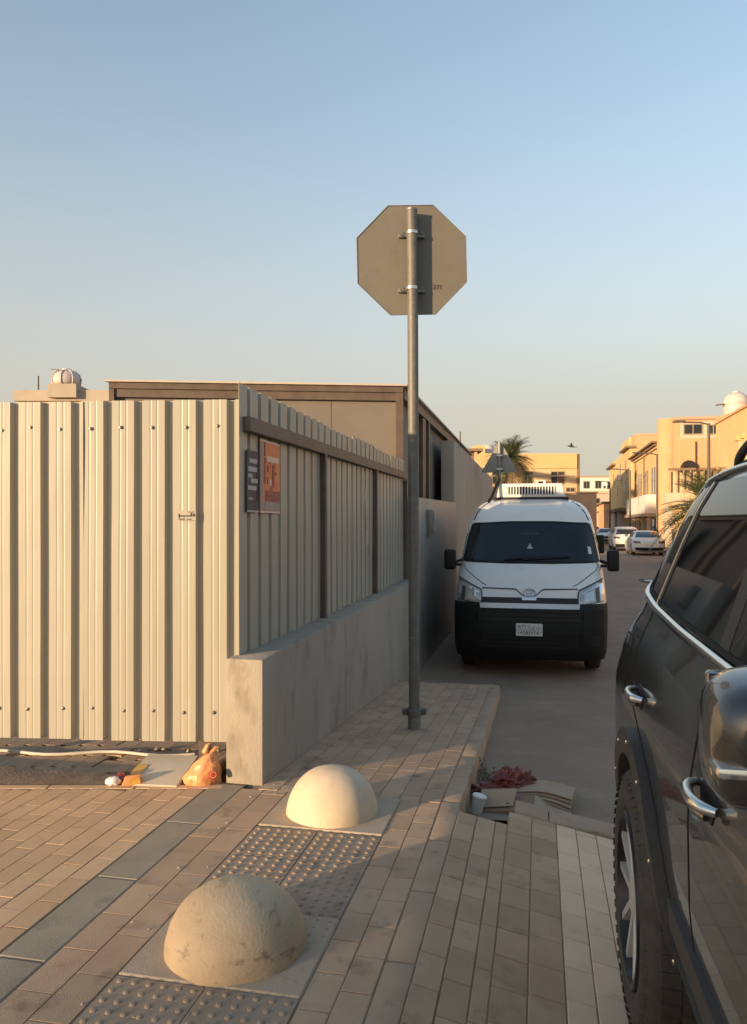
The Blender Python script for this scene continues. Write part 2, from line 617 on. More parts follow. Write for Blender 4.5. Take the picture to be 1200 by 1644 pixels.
kb.add(pv, [tuple(range(n)), tuple(reversed(range(n, 2 * n)))] + [(i, i + n, (i + 1) % n + n, (i + 1) % n) for i in range(n)])
kb.build('kerb_stone', 'kerb', sidewalk, bevel=.01, seg=2)

# tactile tiles and dome slabs
TT = .318


def tactile_mesh():
    mb = MB()
    w = TT - .005
    mb.box(-w / 2, -w / 2, -.05, w / 2, w / 2, 0)
    for i in range(6):
        for j in range(6):
            x, y = (i - 2.5) * w / 6, (j - 2.5) * w / 6
            mb.lathe([(.0125, -.001), (.0105, .0035), (.006, .005), (.0, .0052)], 8, Matrix.Translation((x, y, 0)))
    o = mb.build('tactile_tile', 'tactile', None, True, angle=50)
    me = o.data
    bpy.data.objects.remove(o)
    return me


TME = tactile_mesh()


def tactile(a, b, half=False):
    o = bpy.data.objects.new('tactile_tile', TME)
    COL.objects.link(o)
    o.parent = sidewalk
    mt = Matrix.Rotation(STREET_ROT, 4, 'Z')
    mt.translation = P(a, b, random.uniform(-.001, .001))
    o.matrix_basis = mt


for col_ in (0, 1):
    a = -1.056 + (col_ - .5) * TT
    for k in range(3):
        tactile(a, 2.325 - TT * (k + .5))
    for k in range(3):
        tactile(a, 3.615 - TT * (k + .5) if k < 2 else 2.835 + TT * .5 - .17)


def dome(b, mat, label, seed, rad, hgt):
    zb = z_walk(b)
    root = empty('dome_bollard', P(-1.056, b, zb), STREET_ROT)
    tag(root, label, 'bollard', 'concrete dome bollards')
    s = MB()
    s.box(-.318, -.25, -.05, .318, .25, .004)
    s.build('base_slab', 'slab', root, bevel=.006)
    pr = []
    for i in range(25):
        t = i / 24 * math.pi / 2
        pr.append((rad * math.cos(t) ** .96, .004 + hgt * math.sin(t)))
    pr[-1] = (0.0, pr[-1][1])
    d = MB()
    d.lathe([(rad, -.02)] + pr, 64)
    o = d.build('dome', mat, root, True)
    for v in o.data.vertices:
        k = noise.noise(v.co * 6 + Vector((seed, 0, 0))) * .004 + noise.noise(v.co * 25 + Vector((seed, 0, 0))) * .0012
        v.co += v.co.normalized() * k


dome(2.58, 'dome_worn', 'scuffed concrete dome bollard nearest the viewer, streaked with black marks', 1, .25, .222)
dome(3.885, 'dome_clean', 'clean cream concrete dome bollard lit by the sun, between the wall and the kerb', 5, .236, .232)

# ---- crossing (paved apron beside the kerb)
cr = MB()
for a0, a1, be in ((-.43, -.125, 4.03), (-.125, 0, 4.24), (0, .2, 4.24), (.2, .44, 4.24), (.44, 3, 4.24), (3, 7.6, 4.24)):
    for b0, b1 in ((-30, 0), (0, be)):
        cr.add([P(a0, b0, z_cross(a0) - .003), P(a1, b0, z_cross(a1) - .003), P(a1, b1, z_cross(a1) - .003), P(a0, b1, z_cross(a0) - .003)], [(0, 1, 2, 3)])
crossing = structure(cr.build('crossing', 'sand_joint'), 'paved apron beside the dropped kerb')
lay(crossing, -.410, -.218, 1.5, 4.03, 2, .20, 'paver_dark', cross_z, name='slab')
lay(crossing, -.218, -.158, 1.5, 4.03, 1, .30, 'paver_dark', cross_z)
lay(crossing, -.158, -.036, 1.5, 4.22, 1, .19, 'paver_dark', cross_z)
lay(crossing, -.036, .090, 1.5, 4.22, 1, .19, 'paver_dark', cross_z)
lay(crossing, .090, .395, 1.5, 4.22, 3, .20, 'paver_pale_sunlit', cross_z)
lay(crossing, .395, .80, 1.5, 4.22, 4, .20, 'paver_dark', cross_z)
bulk = MB()
lay(None, -.408, 3.4, -2.0, 1.5, 30, .215, 'paver_dark', cross_z, bulk)
lay(None, .80, 3.4, 1.5, 4.22, 22, .215, 'paver_dark', cross_z, bulk)
o = bulk.build('paver_field', 'paver_dark', crossing)
o['kind'] = 'stuff'
# flush concrete strip and the step down to the asphalt
for i, (a0, a1) in enumerate([(-.13, .05), (.055, .52), (.525, 1.2), (1.205, 2.2), (2.205, 3.4)]):
    s = MB()
    vs = [P(a0, 4.245, z_cross(a0)), P(a1, 4.245, z_cross(a1)), P(a1, 4.435, z_cross(a1) - .003), P(a0, 4.435, z_cross(a0) - .003)]
    vs += [v - Vector((0, 0, .3)) for v in vs]
    s.add(vs, [(0, 1, 2, 3), (4, 7, 6, 5), (0, 4, 5, 1), (1, 5, 6, 2), (2, 6, 7, 3), (3, 7, 4, 0)])
    s.build('edging_strip', 'kerb', crossing, bevel=.006)

# ---- forecourt left of the gutter
structure(sheet('forecourt', lambda a, b: P(a, b, -.0045), [-9, -1.65], [-4, 4.2], 'joint', False), 'warm brown paved forecourt in front of the metal fence')
forecourt = bpy.data.objects['forecourt']
edge = lambda a: (4.365 + SX * a) / SY
lay(forecourt, -3.87, -1.85, 2.15, 4.4, 19, .20, 'paver_warm', flat0, end=edge)
bulk = MB()
lay(None, -3.87, -1.85, -2.5, 2.15, 19, .20, 'paver_warm', flat0, bulk)
lay(None, -7.5, -3.87, -2.5, 4.4, 34, .20, 'paver_warm', flat0, bulk, end=edge)
o = bulk.build('paver_field', 'paver_warm', forecourt)
o['kind'] = 'stuff'
b = -2.0
while b < 4.1:
    e = min(b + .62, 4.17)
    s = MB()
    s.add([P(-1.846, b + .003, .0), P(-1.656, b + .003, .0), P(-1.656, e - .003, .0), P(-1.846, e - .003, .0),
           P(-1.846, b + .003, -.08), P(-1.656, b + .003, -.08), P(-1.656, e - .003, -.08), P(-1.846, e - .003, -.08)],
          [(0, 1, 2, 3), (4, 7, 6, 5), (0, 4, 5, 1), (1, 5, 6, 2), (2, 6, 7, 3), (3, 7, 4, 0)])
    s.build('gutter_stone', 'gutter', forecourt, bevel=.006)
    b += .62
x = -.86
while x > -7:
    l = .5
    s = MB()
    s.box(x - l + .003, 4.372, -.25, x - .003, 4.43, random.uniform(-.001, .002))
    s.build('edging_stone', 'paver_warm', forecourt, bevel=.005)
    x -= l

# ---- yard behind the fence, a little lower, with an open trench by the wall
structure(sheet('yard', lambda u, v: Vector((u, v, -.24)), [-8, -.6], [4.42, 11], 'joint', False), 'lower paved yard under and behind the metal fence')
yard = bpy.data.objects['yard']


def lay_yard(x0, x1, y0, y1, bulk=None):
    l, w, i = .235, .13, 0
    y = y0
    while y < y1:
        x = x0 + (l / 2 if i % 2 else 0)
        while x < x1:
            a, b = SY * x - SX * y, SX * x + SY * y
            put_paver(yard, a, b, w - .005, l - .006, 'paver_grey', lambda a_, b_: -.045, bulk=bulk)
            x += w * 1.0
        y += l
        i += 1


lay_yard(-2.75, -1.72, 4.56, 5.75)
lay_yard(-1.72, -.95, 4.92, 5.75)
bulk = MB()
lay_yard(-6.5, -2.75, 4.56, 7.5, bulk)
lay_yard(-2.75, -.9, 5.75, 7.5, bulk)
o = bulk.build('paver_field', 'paver_grey', yard)
o['kind'] = 'stuff'
s = MB()
s.box(-7, 4.43, -.3, -1.66, 4.47, -.03)
s.build('edging_strip', 'gutter', yard)

# ================================================================== LOW WALL
lw = empty('low_wall', P(-1.67, 4.2, 0))
tag(lw, 'long low concrete wall carrying the shaded side of the metal fence', 'wall')


def wall_solid(name, a0, a1, b0, b1, z0, zt0, zt1, mat, parent, bevel=.012):
    """street-aligned wall; parent sits at the world origin or is un-rotated, so vertices are made relative to it"""
    off = parent.location if parent else Vector()
    s = MB()
    vs = [P(a0, b0, z0), P(a1, b0, z0), P(a1, b1, z0), P(a0, b1, z0), P(a0, b0, zt0), P(a1, b0, zt0), P(a1, b1, zt1), P(a0, b1, zt1)]
    s.add([v - off for v in vs], [(0, 3, 2, 1), (4, 5, 6, 7), (0, 1, 5, 4), (1, 2, 6, 5), (2, 3, 7, 6), (3, 0, 4, 7)])
    return s.build(name, mat, parent, bevel=bevel, seg=2)


seams = [4.20, 6.15, 8.10, 10.02]
for i in range(3):
    wall_solid('wall_section', -1.785, -1.556, seams[i], seams[i + 1] - .004, -.75, .72 + .02 * i, .74 + .02 * i, 'concrete_wall', lw, .018)

# ================================================================== CORRUGATED FENCE
def corrugated(width, height, seed, flip=False):
    per = .189
    prof = []
    x = 0.0
    while x < width - .01:
        for dx, dy in ((0, 0), (.040, 0), (.045, -.0014), (.049, -.0014), (.054, 0), (.080, 0), (.085, -.0014), (.089, -.0014), (.094, 0),
                       (.133, 0), (.142, -.036), (.174, -.036), (.186, 0)):
            if x + dx <= width:
                prof.append((x + dx, dy))
        x += per
    prof.append((width, 0 if prof[-1][1] > -.01 else prof[-1][1]))
    rows = 16
    rnd = random.Random(seed)
    vs, fs = [], []
    n = len(prof)
    for j in range(rows + 1):
        z = height * j / rows
        for (px_, d) in prof:
            wob = noise.noise(Vector((px_ * 1.5 + seed, z * .9, 0))) * .007 * (1 if 0 < j < rows else 1.3) + noise.noise(Vector((px_ * 6 + seed, z * 4, 2))) * .0016
            zz = z
            vs.append(Vector((px_, d + wob, zz)))
    for j in range(rows):
        for i in range(n - 1):
            fs.append((j * n + i, j * n + i + 1, (j + 1) * n + i + 1, (j + 1) * n + i))
    # back skin for thickness
    m = len(vs)
    vs += [v + Vector((0, -.0016 if not flip else .0016, 0)) for v in vs]
    fs += [tuple(reversed([i + m for i in f])) for f in fs]
    for i in range(n - 1):
        t = rows * n + i
        fs.append((t, t + 1, t + 1 + m, t + m))
        fs.append((i + 1, i, i + m, i + 1 + m))
    for j in range(rows):
        t = j * n
        fs.append((t, t + n, t + n + m, t + m))
        t = j * n + n - 1
        fs.append((t + n, t, t + m, t + n + m))
    return vs, fs


def fence_sheet(parent, origin, along, outward, width, z0, z1, seed, screws):
    """origin: point at the sheet's start edge; local x along, y outward"""
    vs, fs = corrugated(width, z1 - z0, seed)
    al, ou = Vector(along).normalized(), Vector(outward).normalized()
    off = parent.location
    o = mesh('corrugated_sheet', [Vector(origin) + al * v.x + ou * v.y + Vector((0, 0, z0 + v.z)) - off for v in vs], fs, 'sheet_metal', parent)
    bm = bmesh.new()
    bm.from_mesh(o.data)
    bmesh.ops.recalc_face_normals(bm, faces=bm.faces)
    bm.to_mesh(o.data)
    bm.free()
    for zz in screws:
        for k in range(int(width / .189 + .5)):
            if k * .189 + .069 > width:
                continue
            rx = k * .189 + .069 + random.uniform(-.02, .02)
            s = MB()
            s.lathe([(.0, .007), (.0065, .006), (.0075, .003), (.011, .0025), (.011, -.002)], 8,
                    cyl_mtx(Vector(origin) + al * rx + ou * .002 + Vector((0, 0, zz + random.uniform(-.012, .012))) - off, ou))
            s.build('screw', 'screw', o)


front = empty('metal_fence', (-2.2, 4.66, 0))
tag(front, 'sunlit cream corrugated metal fence facing the viewer', 'fence', 'corrugated metal fences')
e_l = Vector((-1, .055, 0)).normalized()
outw = Vector((-.055, -1, 0)).normalized()
corner = Vector((-.803, 4.6, 0))
seq = [(.965, .197, 2.248), (.965, .203, 2.243), (.965, .21, 2.236), (.965, .205, 2.24), (.965, .2, 2.245), (.965, .205, 2.25)]
dist = 0.0
for i, (w, z0, z1) in enumerate(seq):
    st = corner + e_l * (dist + w) + outw * (.003 * (i % 2))
    fence_sheet(front, st, -e_l, outw, w, z0, z1, 11 + i * 7, (z0 + .185, z1 - .165))
    dist += w - .012
# framing behind the sheets
for zz in (.37, 1.25, 2.07):
    s = MB()
    p0, p1 = corner - outw * .09, corner - outw * .09 + e_l * 5.6
    s.tube([p0 + Vector((0, 0, zz)) - front.location, p1 + Vector((0, 0, zz)) - front.location], .02, 6)
    s.build('rail', 'brown_steel', front)
for k in range(4):
    pp = corner - outw * .145 + e_l * (.25 + k * 1.75) - front.location
    s = MB()
    s.box(pp.x - .03, pp.y - .03, -.24, pp.x + .03, pp.y + .03, 2.16)
    s.build('post', 'brown_steel', front)

side = empty('metal_fence', P(-1.75, 4.33, .72))
tag(side, 'shaded grey side run of corrugated metal fence standing on the low wall', 'fence', 'corrugated metal fences')
nrm = Vector((SY, -SX, 0))
sdir = Vector((SX, SY, 0))
b0 = 4.30
tops = [2.345, 2.338, 2.325, 2.352, 2.335, 2.34]
for i in range(6):
    w = .965
    st = P(-1.742, b0, 0) + nrm * (.002 * (i % 2))
    fence_sheet(side, st, sdir, nrm, w, .70 + .02 * i * .33, tops[i], 71 + 5 * i, ())
    b0 += .953
off = side.location
s = MB()
p0, p1 = P(-1.722, 4.36, 2.105), P(-1.722, 10.02, 2.14)
for (da, dz, ww, hh) in ((0, 0, .03, .045),):
    q = []
    for pt in (p0, p1):
        for sa, sz in ((-1, -1), (1, -1), (1, 1), (-1, 1)):
            q.append(pt + nrm * (sa * ww) + Vector((0, 0, sz * hh)) - off)
    s.add(q, [(0, 1, 2, 3), (7, 6, 5, 4), (0, 4, 5, 1), (1, 5, 6, 2), (2, 6, 7, 3), (3, 7, 4, 0)])
s.build('rail', 'brown_steel', side, bevel=.004)
for bb in (6.05, 8.08, 9.98):
    s = MB()
    c = P(-1.72, bb, 0) - off
    mt = Matrix.Translation(c) @ Matrix.Rotation(STREET_ROT, 4, 'Z')
    s.box(-.028, -.028, .70, .028, .028, 2.08, mt)
    s.build('post', 'brown_steel', side, bevel=.003)
# loose wire hanging on the sheets
s = MB()
wp = []
for k in range(14):
    t = k / 13
    wp.append(P(-1.722 + .01 * math.sin(t * 9), 7.55 + .22 * t + .03 * math.sin(t * 14), 2.06 - 1.0 * t) - off)
s.tube(wp, .004, 5)
s.build('hanging_wire', 'steel_bright', side)

# ---- posters on the side fence
def poster(label, b0, b1, z0, z1, base, blocks):
    a = -1.7335
    root = empty('poster', P(a, (b0 + b1) / 2, z0), 0)
    tag(root, label, 'poster', 'posters on the metal fence')
    off = root.location

    def blk(name, u0, v0, u1, v1, mat, t0, t1):
        s = MB()
        q = []
        for t in (t0, t1):
            for u, v in ((u0, v0), (u1, v0), (u1, v1), (u0, v1)):
                q.append(P(a + t, b0 + (b1 - b0) * u, z0 + (z1 - z0) * v) - off)
        s.add(q, [(3, 2, 1, 0), (4, 5, 6, 7), (0, 1, 5, 4), (1, 2, 6, 5), (2, 3, 7, 6), (3, 0, 4, 7)])
        s.build(name, mat, root)
    blk('sheet', 0, 0, 1, 1, base, 0, .004)
    for i, (u0, v0, u1, v1, mt) in enumerate(blocks):
        blk('printed_block', u0, v0, u1, v1, mt, .0042 + .0003 * (i % 4), .0056 + .0004 * (i % 5))


rb = random.Random(3)
bl = [(0, .97, 1, 1, 'poster_pale'), (0, 0, 1, .025, 'poster_pale'), (0.0, .03, .16, .96, 'poster_grey'), (.2, .78, .24, .97, 'poster_dark'),
      (.32, .71, .92, .79, 'poster_pale'), (.42, .82, .85, .93, 'poster_orange'), (.24, .16, .98, .31, 'poster_red'), (.2, .03, 1, .155, 'poster_grey'),
      (.18, .40, .25, .76, 'poster_red'), (.60, .36, .70, .68, 'poster_red')]
for k in range(15):
    u, v = rb.uniform(.28, .88), rb.uniform(.36, .68)
    bl.append((u, v, u + rb.uniform(.03, .1), v + rb.uniform(.03, .09), rb.choice(['poster_pale', 'poster_red', 'poster_orange'])))
for k in range(16):
    u, v = rb.uniform(.02, .9), rb.uniform(.05, .34)
    bl.append((u, v, u + rb.uniform(.03, .09), v + rb.uniform(.012, .025), rb.choice(['poster_pale', 'poster_dark', 'poster_white'])))
poster('orange printed poster stuck on the shaded side of the metal fence', 4.62, 5.0, 1.575, 2.045, 'poster_orange', bl)
bl = [(.06, .88, .5, .99, 'poster_dark'), (.1, .66, .9, .74, 'poster_white'), (.2, .80, .85, .87, 'poster_white'), (.05, .36, .8, .43, 'poster_white'),
      (.3, .48, .9, .55, 'poster_white'), (.1, .56, .45, .62, 'poster_white'), (.84, .2, .93, .86, 'ink'), (0, 0, 1, .03, 'poster_white'), (.1, .2, .5, .24, 'poster_grey')]
poster('narrow dark poster at the corner of the metal fence, left of the orange one', 4.395, 4.59, 1.575, 1.955, 'poster_dark', bl)

# ---- little sticker on the front fence
st = empty('sticker', corner + e_l * .315 + Vector((0, 0, 1.553)), 0)
tag(st, 'small sticker with dark lettering on the sunlit metal fence', 'sticker')
for i, (u0, v0, u1, v1, mt) in enumerate([(-.052, -.028, .055, .028, 'sheet_metal'), (-.045, -.006, .03, .002, 'ink'), (.022, -.006, .034, .016, 'ink'), (.038, -.006, .05, .012, 'ink'),
                                          (-.05, -.024, -.012, -.018, 'ink'), (.0, -.024, .028, -.019, 'ink'), (-.05, -.014, -.044, .012, 'ink'), (.005, .02, .045, .023, 'ink'), (-.02, -.012, -.016, -.008, 'ink')]):
    s = MB()
    mt4 = Matrix((-e_l, Vector((0, 0, 1)), outw)).transposed().to_4x4()
    s.box(u0, v0, .0085 + .0004 * i, u1, v1, .0095 + .0005 * i, mt4)
    s.build('sheet' if i == 0 else 'printed_mark', mt, st)

# ================================================================== GREY WALL, METER BOX, TALL WALL
gw = empty('grey_wall', P(-1.7, 10.05, z_road(10)))
tag(gw, 'smooth grey boundary wall between the metal fence and the taller wall', 'wall')
wall_solid('wall_panel', -1.80, -1.56, 10.05, 14.88, -.75, 1.86, 1.92, 'grey_wall', gw, .01)
wall_solid('pier', -1.84, -1.545, 10.025, 10.22, -.75, 1.84, 1.84, 'grey_wall', gw, .01)
mbx = empty('meter_box', P(-1.52, 10.95, 1.35), STREET_ROT)
tag(mbx, 'grey meter box fixed on the grey wall behind the sign pole', 'meter box')
s = MB(); s.box(-.045, -.11, 0, .05, .11, .36); s.build('housing', 'galvanised', mbx, bevel=.012, seg=2)
s = MB(); s.box(.05, -.085, .04, .062, .085, .19); s.build('lower_cover', 'grey_wall', mbx, bevel=.004)
s = MB(); s.box(.05, -.085, .21, .062, .085, .33); s.build('upper_cover', 'grey_wall', mbx, bevel=.004)
tw = empty('boundary_wall', P(-1.7, 14.9, z_road(15)))
tag(tw, 'tall plastered wall behind the van with its end lit by the sun', 'wall')
wall_solid('wall_panel', -1.86, -1.605, 14.9, 21.0, -.75, 3.13, 3.13, 'plaster', tw, .01)
wall_solid('wall_panel', -1.86, -1.605, 21.006, 27.6, -.75, 3.13, 3.13, 'plaster', tw, .01)
wall_solid('wall_panel', -1.86, -1.615, 27.6, 40, -.75, 2.75, 2.75, 'plaster', tw, .01)

# ================================================================== SHED
shed = empty('shed', (-1.6, 11.2, -.5))
tag(shed, 'brown framed shed with beige panels rising behind the metal fence', 'shed')
so = shed.location
FR = Vector((.43, 11.1, 0)); FL = Vector((-3.70, 10.75, 0))
SL = 11.4
BR = FR + sdir * SL; BL = FL + sdir * SL
fx = (FL - FR).normalized()
fin = Vector((-fx.y, fx.x, 0)) if Vector((-fx.y, fx.x, 0)).y > 0 else Vector((fx.y, -fx.x, 0))
sin_ = -nrm


def slab(name, p0, p1, inward, d0, d1, z0, z1, mat, bevel=0.0):
    """upright slab from p0 to p1, between inward offsets d0..d1"""
    s = MB()
    q = []
    for z in (z0, z1):
        for p, d in ((p0, d0), (p1, d0), (p1, d1), (p0, d1)):
            q.append(p + inward * d + Vector((0, 0, z)) - so)
    s.add(q, [(0, 3, 2, 1), (4, 5, 6, 7), (0, 1, 5, 4), (1, 2, 6, 5), (2, 3, 7, 6), (3, 0, 4, 7)])
    return s.build(name, mat, shed, bevel=bevel)


ZT = 3.49
npan = 4
for i in range(npan):
    q0 = FR + (FL - FR) * (i / npan); q1 = FR + (FL - FR) * ((i + 1) / npan)
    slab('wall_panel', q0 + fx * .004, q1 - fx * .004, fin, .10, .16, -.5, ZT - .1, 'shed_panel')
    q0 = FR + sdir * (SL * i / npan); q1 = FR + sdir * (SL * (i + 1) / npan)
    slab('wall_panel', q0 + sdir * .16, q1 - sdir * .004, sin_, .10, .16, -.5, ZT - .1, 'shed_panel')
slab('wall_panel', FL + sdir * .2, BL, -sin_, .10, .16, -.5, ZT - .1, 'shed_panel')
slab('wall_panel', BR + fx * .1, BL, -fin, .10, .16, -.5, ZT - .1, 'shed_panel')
slab('fascia_beam', FR, FL, fin, .0, .09, ZT - .085, ZT, 'brown_steel')
slab('lower_beam', FR + fx * .1, FL - fx * .08, fin, .03, .10, ZT - .2, ZT - .088, 'brown_steel')
slab('fascia_beam', FR + sdir * .1, BR, sin_, .0, .09, ZT - .16, ZT, 'brown_steel')
slab('corner_post', FR, FR + fx * .1, fin, .005, .1, -.5, ZT - .09, 'brown_steel')
slab('corner_post', FL - fx * .07, FL, fin, .005, .1, -.5, ZT - .09, 'brown_steel')
for k in range(1, 5):
    pp = FR + sdir * (SL * k / 4 - .2)
    slab('column', pp, pp + sdir * .13, sin_, -.0, .1, -.5, ZT - .165, 'brown_steel')
    if k == 1:
        pp = FR + sdir * 2.05
        slab('column', pp, pp + sdir * .35, sin_, .02, .1, -.5, ZT - .165, 'brown_steel')
s = MB()
q = []
for z in (ZT + .003, ZT + .03):
    for p in (FR - fx * .05 - fin * .04, FL + fx * .05 - fin * .04, BL, BR - fx * .05):
        q.append(p + Vector((0, 0, z)) - so)
s.add(q, [(0, 3, 2, 1), (4, 5, 6, 7), (0, 1, 5, 4), (1, 2, 6, 5), (2, 3, 7, 6), (3, 0, 4, 7)])
s.build('roof', 'roof_sheet', shed)
s = MB()
pp = FR + sdir * 8.2 + nrm * .0 - so
s.tube([pp + Vector((0, 0, ZT - .3)), pp + Vector((0, 0, ZT + .32))], .022, 6)
s.build('vent_pipe', 'brown_steel', shed)

# ================================================================== STOP SIGN (seen from the back)
sg = empty('stop_sign', (.322, 6.08, z_walk(5.99)))
tag(sg, 'back of an octagonal road sign on a tall galvanised pole', 'road sign')
zo = sg.location.z
Zl = lambda z: z - zo
s = MB()
s.tube([(0, 0, -.1), (0, 0, .35), (-.011, 0, Zl(3.1)), (-.02, 0, Zl(3.975))], .0425, 20)
s.build('pole', 'pole_metal', sg, True)
s = MB(); s.lathe([(.0425, 3.975 - zo), (.046, 3.976 - zo), (.046, 3.992 - zo), (.0, 3.996 - zo)], 20, Matrix.Translation((-.02, 0, 0)))
s.build('pole_cap', 'galvanised', sg, True)
s = MB()
s.lathe([(.05, -.1), (.05, .135), (.046, .14)], 20)
s.build('sleeve', 'pole_metal', sg, True)
s = MB()
s.lathe([(.044, .105), (.062, .107), (.062, .16), (.044, .162)], 20)
for sx_ in (-1, 1):
    s.box(sx_ * .058, -.02, .11, sx_ * .095, .02, .158)
s.build('collar', 'pole_metal', sg, bevel=.003)
for sx_ in (-1, 1):
    s = MB()
    s.lathe([(0, -.038), (.011, -.038), (.011, -.028), (.006, -.028), (.006, .03), (.012, .03), (.012, .04), (0, .04)], 6, cyl_mtx((sx_ * .078, 0, .134), (0, 1, 0)))
    s.build('bolt', 'screw', sg)
cz = 1.5 + (842 - 417) / 1235 * 6.15 - zo
oc = []
rad = .4395 / math.cos(R(22.5))
for k in range(8):
    t = R(22.5 + 45 * k + 1.3)
    oc.append((rad * math.cos(t), rad * math.sin(t)))
mt = Matrix.Translation((-.015, .078, cz)) @ Matrix.Rotation(R(1.5), 4, 'Z') @ Matrix.Rotation(R(90), 4, 'X')
s = MB(); s.prism(oc, -.003, .0, mt)
plate_o = s.build('sign_plate', 'sign_back', sg, bevel=.0008)
s = MB(); s.prism([(x * .985, y * .985) for x, y in oc], -.0052, -.0032, mt)
s.build('sign_face', 'red_face', sg)
s = MB()
for k in range(8):
    (x0, y0), (x1, y1) = oc[k], oc[(k + 1) % 8]
    f_ = .988
    s.add([mt @ Vector(v) for v in ((x0, y0, .0002), (x1, y1, .0002), (x1 * f_, y1 * f_, .0002), (x0 * f_, y0 * f_, .0002), (x0, y0, .005), (x1, y1, .005), (x1 * f_, y1 * f_, .005), (x0 * f_, y0 * f_, .005))],
          [(0, 1, 5, 4), (2, 3, 7, 6), (4, 5, 6, 7), (3, 2, 1, 0)])
s.build('rim', 'sign_back', sg)
for y_ in (374, 463):
    z = 1.5 + (842 - y_) / 1235 * 6.08 - zo
    s = MB()
    s.lathe([(.0432, -.014), (.0475, -.012), (.0475, .012), (.0432, .014)], 20, Matrix.Translation((-.0175, 0, z)))
    s.build('clamp_band', 'steel_bright', sg, True)
    s = MB()
    s.box(-.125, .048, z - .016, .085, .072, z + .010)
    s.build('clamp_bar', 'galvanised', sg, bevel=.002)
    for bx in (-.1, -.078, .062):
        s = MB()
        s.lathe([(0, .03), (.010, .03), (.010, .018), (.005, .018), (.005, -.02)], 6, cyl_mtx((bx, .048, z + (.012 if bx > -.09 else -.006)), (0, -1, 0)))
        s.build('bolt', 'screw', sg)
text_mesh('271', .052, 'ink', Matrix.Translation((.187, .0765, 1.5 + (842 - 460.5) / 1235 * 6.15 - zo)) @ Matrix.Rotation(R(90), 4, 'X'), 'stamped_number', sg, .0006)

# ================================================================== VEHICLES
class Shell:
    """car body as a stack of rounded plan outlines; also maps points on its front, rear and sides.
    levels: (z, half width, front y, rear y, front corner depth, rear corner depth)"""

    def __init__(s, levels, p=3.2, q=2.0, pr=None, fine=1):
        s.lv = levels
        s.p, s.q = p, q
        s.pr = pr or p

    def at(s, z):
        lv = s.lv
        if z <= lv[0][0]:
            return lv[0][1:]
        for A, B in zip(lv, lv[1:]):
            if z <= B[0]:
                t = (z - A[0]) / (B[0] - A[0])
                return tuple(A[k] + (B[k] - A[k]) * t for k in range(1, 6))
        return lv[-1][1:]

    def front(s, x, z):
        w, yf, yr, rf, rr = s.at(z)
        k = min(.9999, abs(x) / w)
        return Vector((x, yf + rf * (1 - (1 - k ** s.p) ** (1 / s.q)), z))

    def rear(s, x, z):
        w, yf, yr, rf, rr = s.at(z)
        k = min(.9999, abs(x) / w)
        return Vector((x, yr - rr * (1 - (1 - k ** s.pr) ** (1 / s.q)), z))

    def side(s, y, z, sg):
        w, yf, yr, rf, rr = s.at(z)
        x = w
        if y < yf + rf:
            t = min(.999, (yf + rf - y) / rf)
            x = w * (1 - t ** s.q) ** (1 / s.p)
        elif y > yr - rr:
            t = min(.999, (y - yr + rr) / rr)
            x = w * (1 - t ** s.q) ** (1 / s.pr)
        return Vector((sg * x, y, z))

    def ring(s, z, nc=12, ns=10):
        w, yf, yr, rf, rr = s.at(z)
        pts = []
        # front, left to right in even angle steps
        ang = [math.pi * (k / (2 * nc)) for k in range(2 * nc + 1)]
        for t in ang:
            c, sn = -math.cos(t), math.sin(t)
            x = w * math.copysign(abs(c) ** (2 / s.p), c)
            y = yf + rf * (1 - sn ** (2 / s.q) if s.q != 2 else 1 - sn)
            pts.append(Vector((x, y, z)))
        for k in range(1, ns):
            t = k / ns
            pts.append(Vector((w, yf + rf + (yr - rr - yf - rf) * t, z)))
        for t in ang:
            c, sn = math.cos(t), math.sin(t)
            x = w * math.copysign(abs(c) ** (2 / s.pr), c)
            pts.append(Vector((x, yr - rr * (1 - sn), z)))
        for k in range(1, ns):
            t = k / ns
            pts.append(Vector((-w, yr - rr + (yf + rf - yr + rr) * t, z)))
        return pts

    def mesh(s, name, mat, parent, zs, arches=(), nc=12, ns=24, angle=35):
        rings = [s.ring(z, nc, ns) for z in zs]
        n = len(rings[0])
        bm = bmesh.new()
        V = [[bm.verts.new(p) for p in r] for r in rings]
        for a, b in zip(V, V[1:]):
            for i in range(n):
                bm.faces.new((a[i], a[(i + 1) % n], b[(i + 1) % n], b[i]))
        bm.faces.new(list(reversed(V[0])))
        top = bm.verts.new(sum((v.co for v in V[-1]), Vector()) / n)
        for i in range(n):
            bm.faces.new((V[-1][i], V[-1][(i + 1) % n], top))
        bmesh.ops.recalc_face_normals(bm, faces=bm.faces)
        o = from_bm(name, bm, mat, parent, True, angle)
        if arches:
            cut = []
            for (y, z, r) in arches:
                for sg in (-1, 1):
                    w = s.at(z)[0]
                    c = MB()
                    c.lathe([(0, -.16), (r, -.16), (r, .30), (0, .30)], 40, cyl_mtx((sg * w, y, z), (-sg, 0, 0)))
                    k = c.build('cutter', 'seam')
                    md = o.modifiers.new('arch', 'BOOLEAN')
                    md.object = k
                    md.operation = 'DIFFERENCE'
                    md.solver = 'EXACT'
                    k.parent = parent
                    cut.append(k)
            dg = bpy.context.evaluated_depsgraph_get()
            me = bpy.data.meshes.new_from_object(o.evaluated_get(dg))
            o.modifiers.clear()
            old = o.data
            o.data = me
            me.materials.clear()
            me.materials.append(M[mat])
            me.polygons.foreach_set('use_smooth', [True] * len(me.polygons))
            me.set_sharp_from_angle(angle=R(angle))
            for k in cut:
                bpy.data.objects.remove(k)
        return o


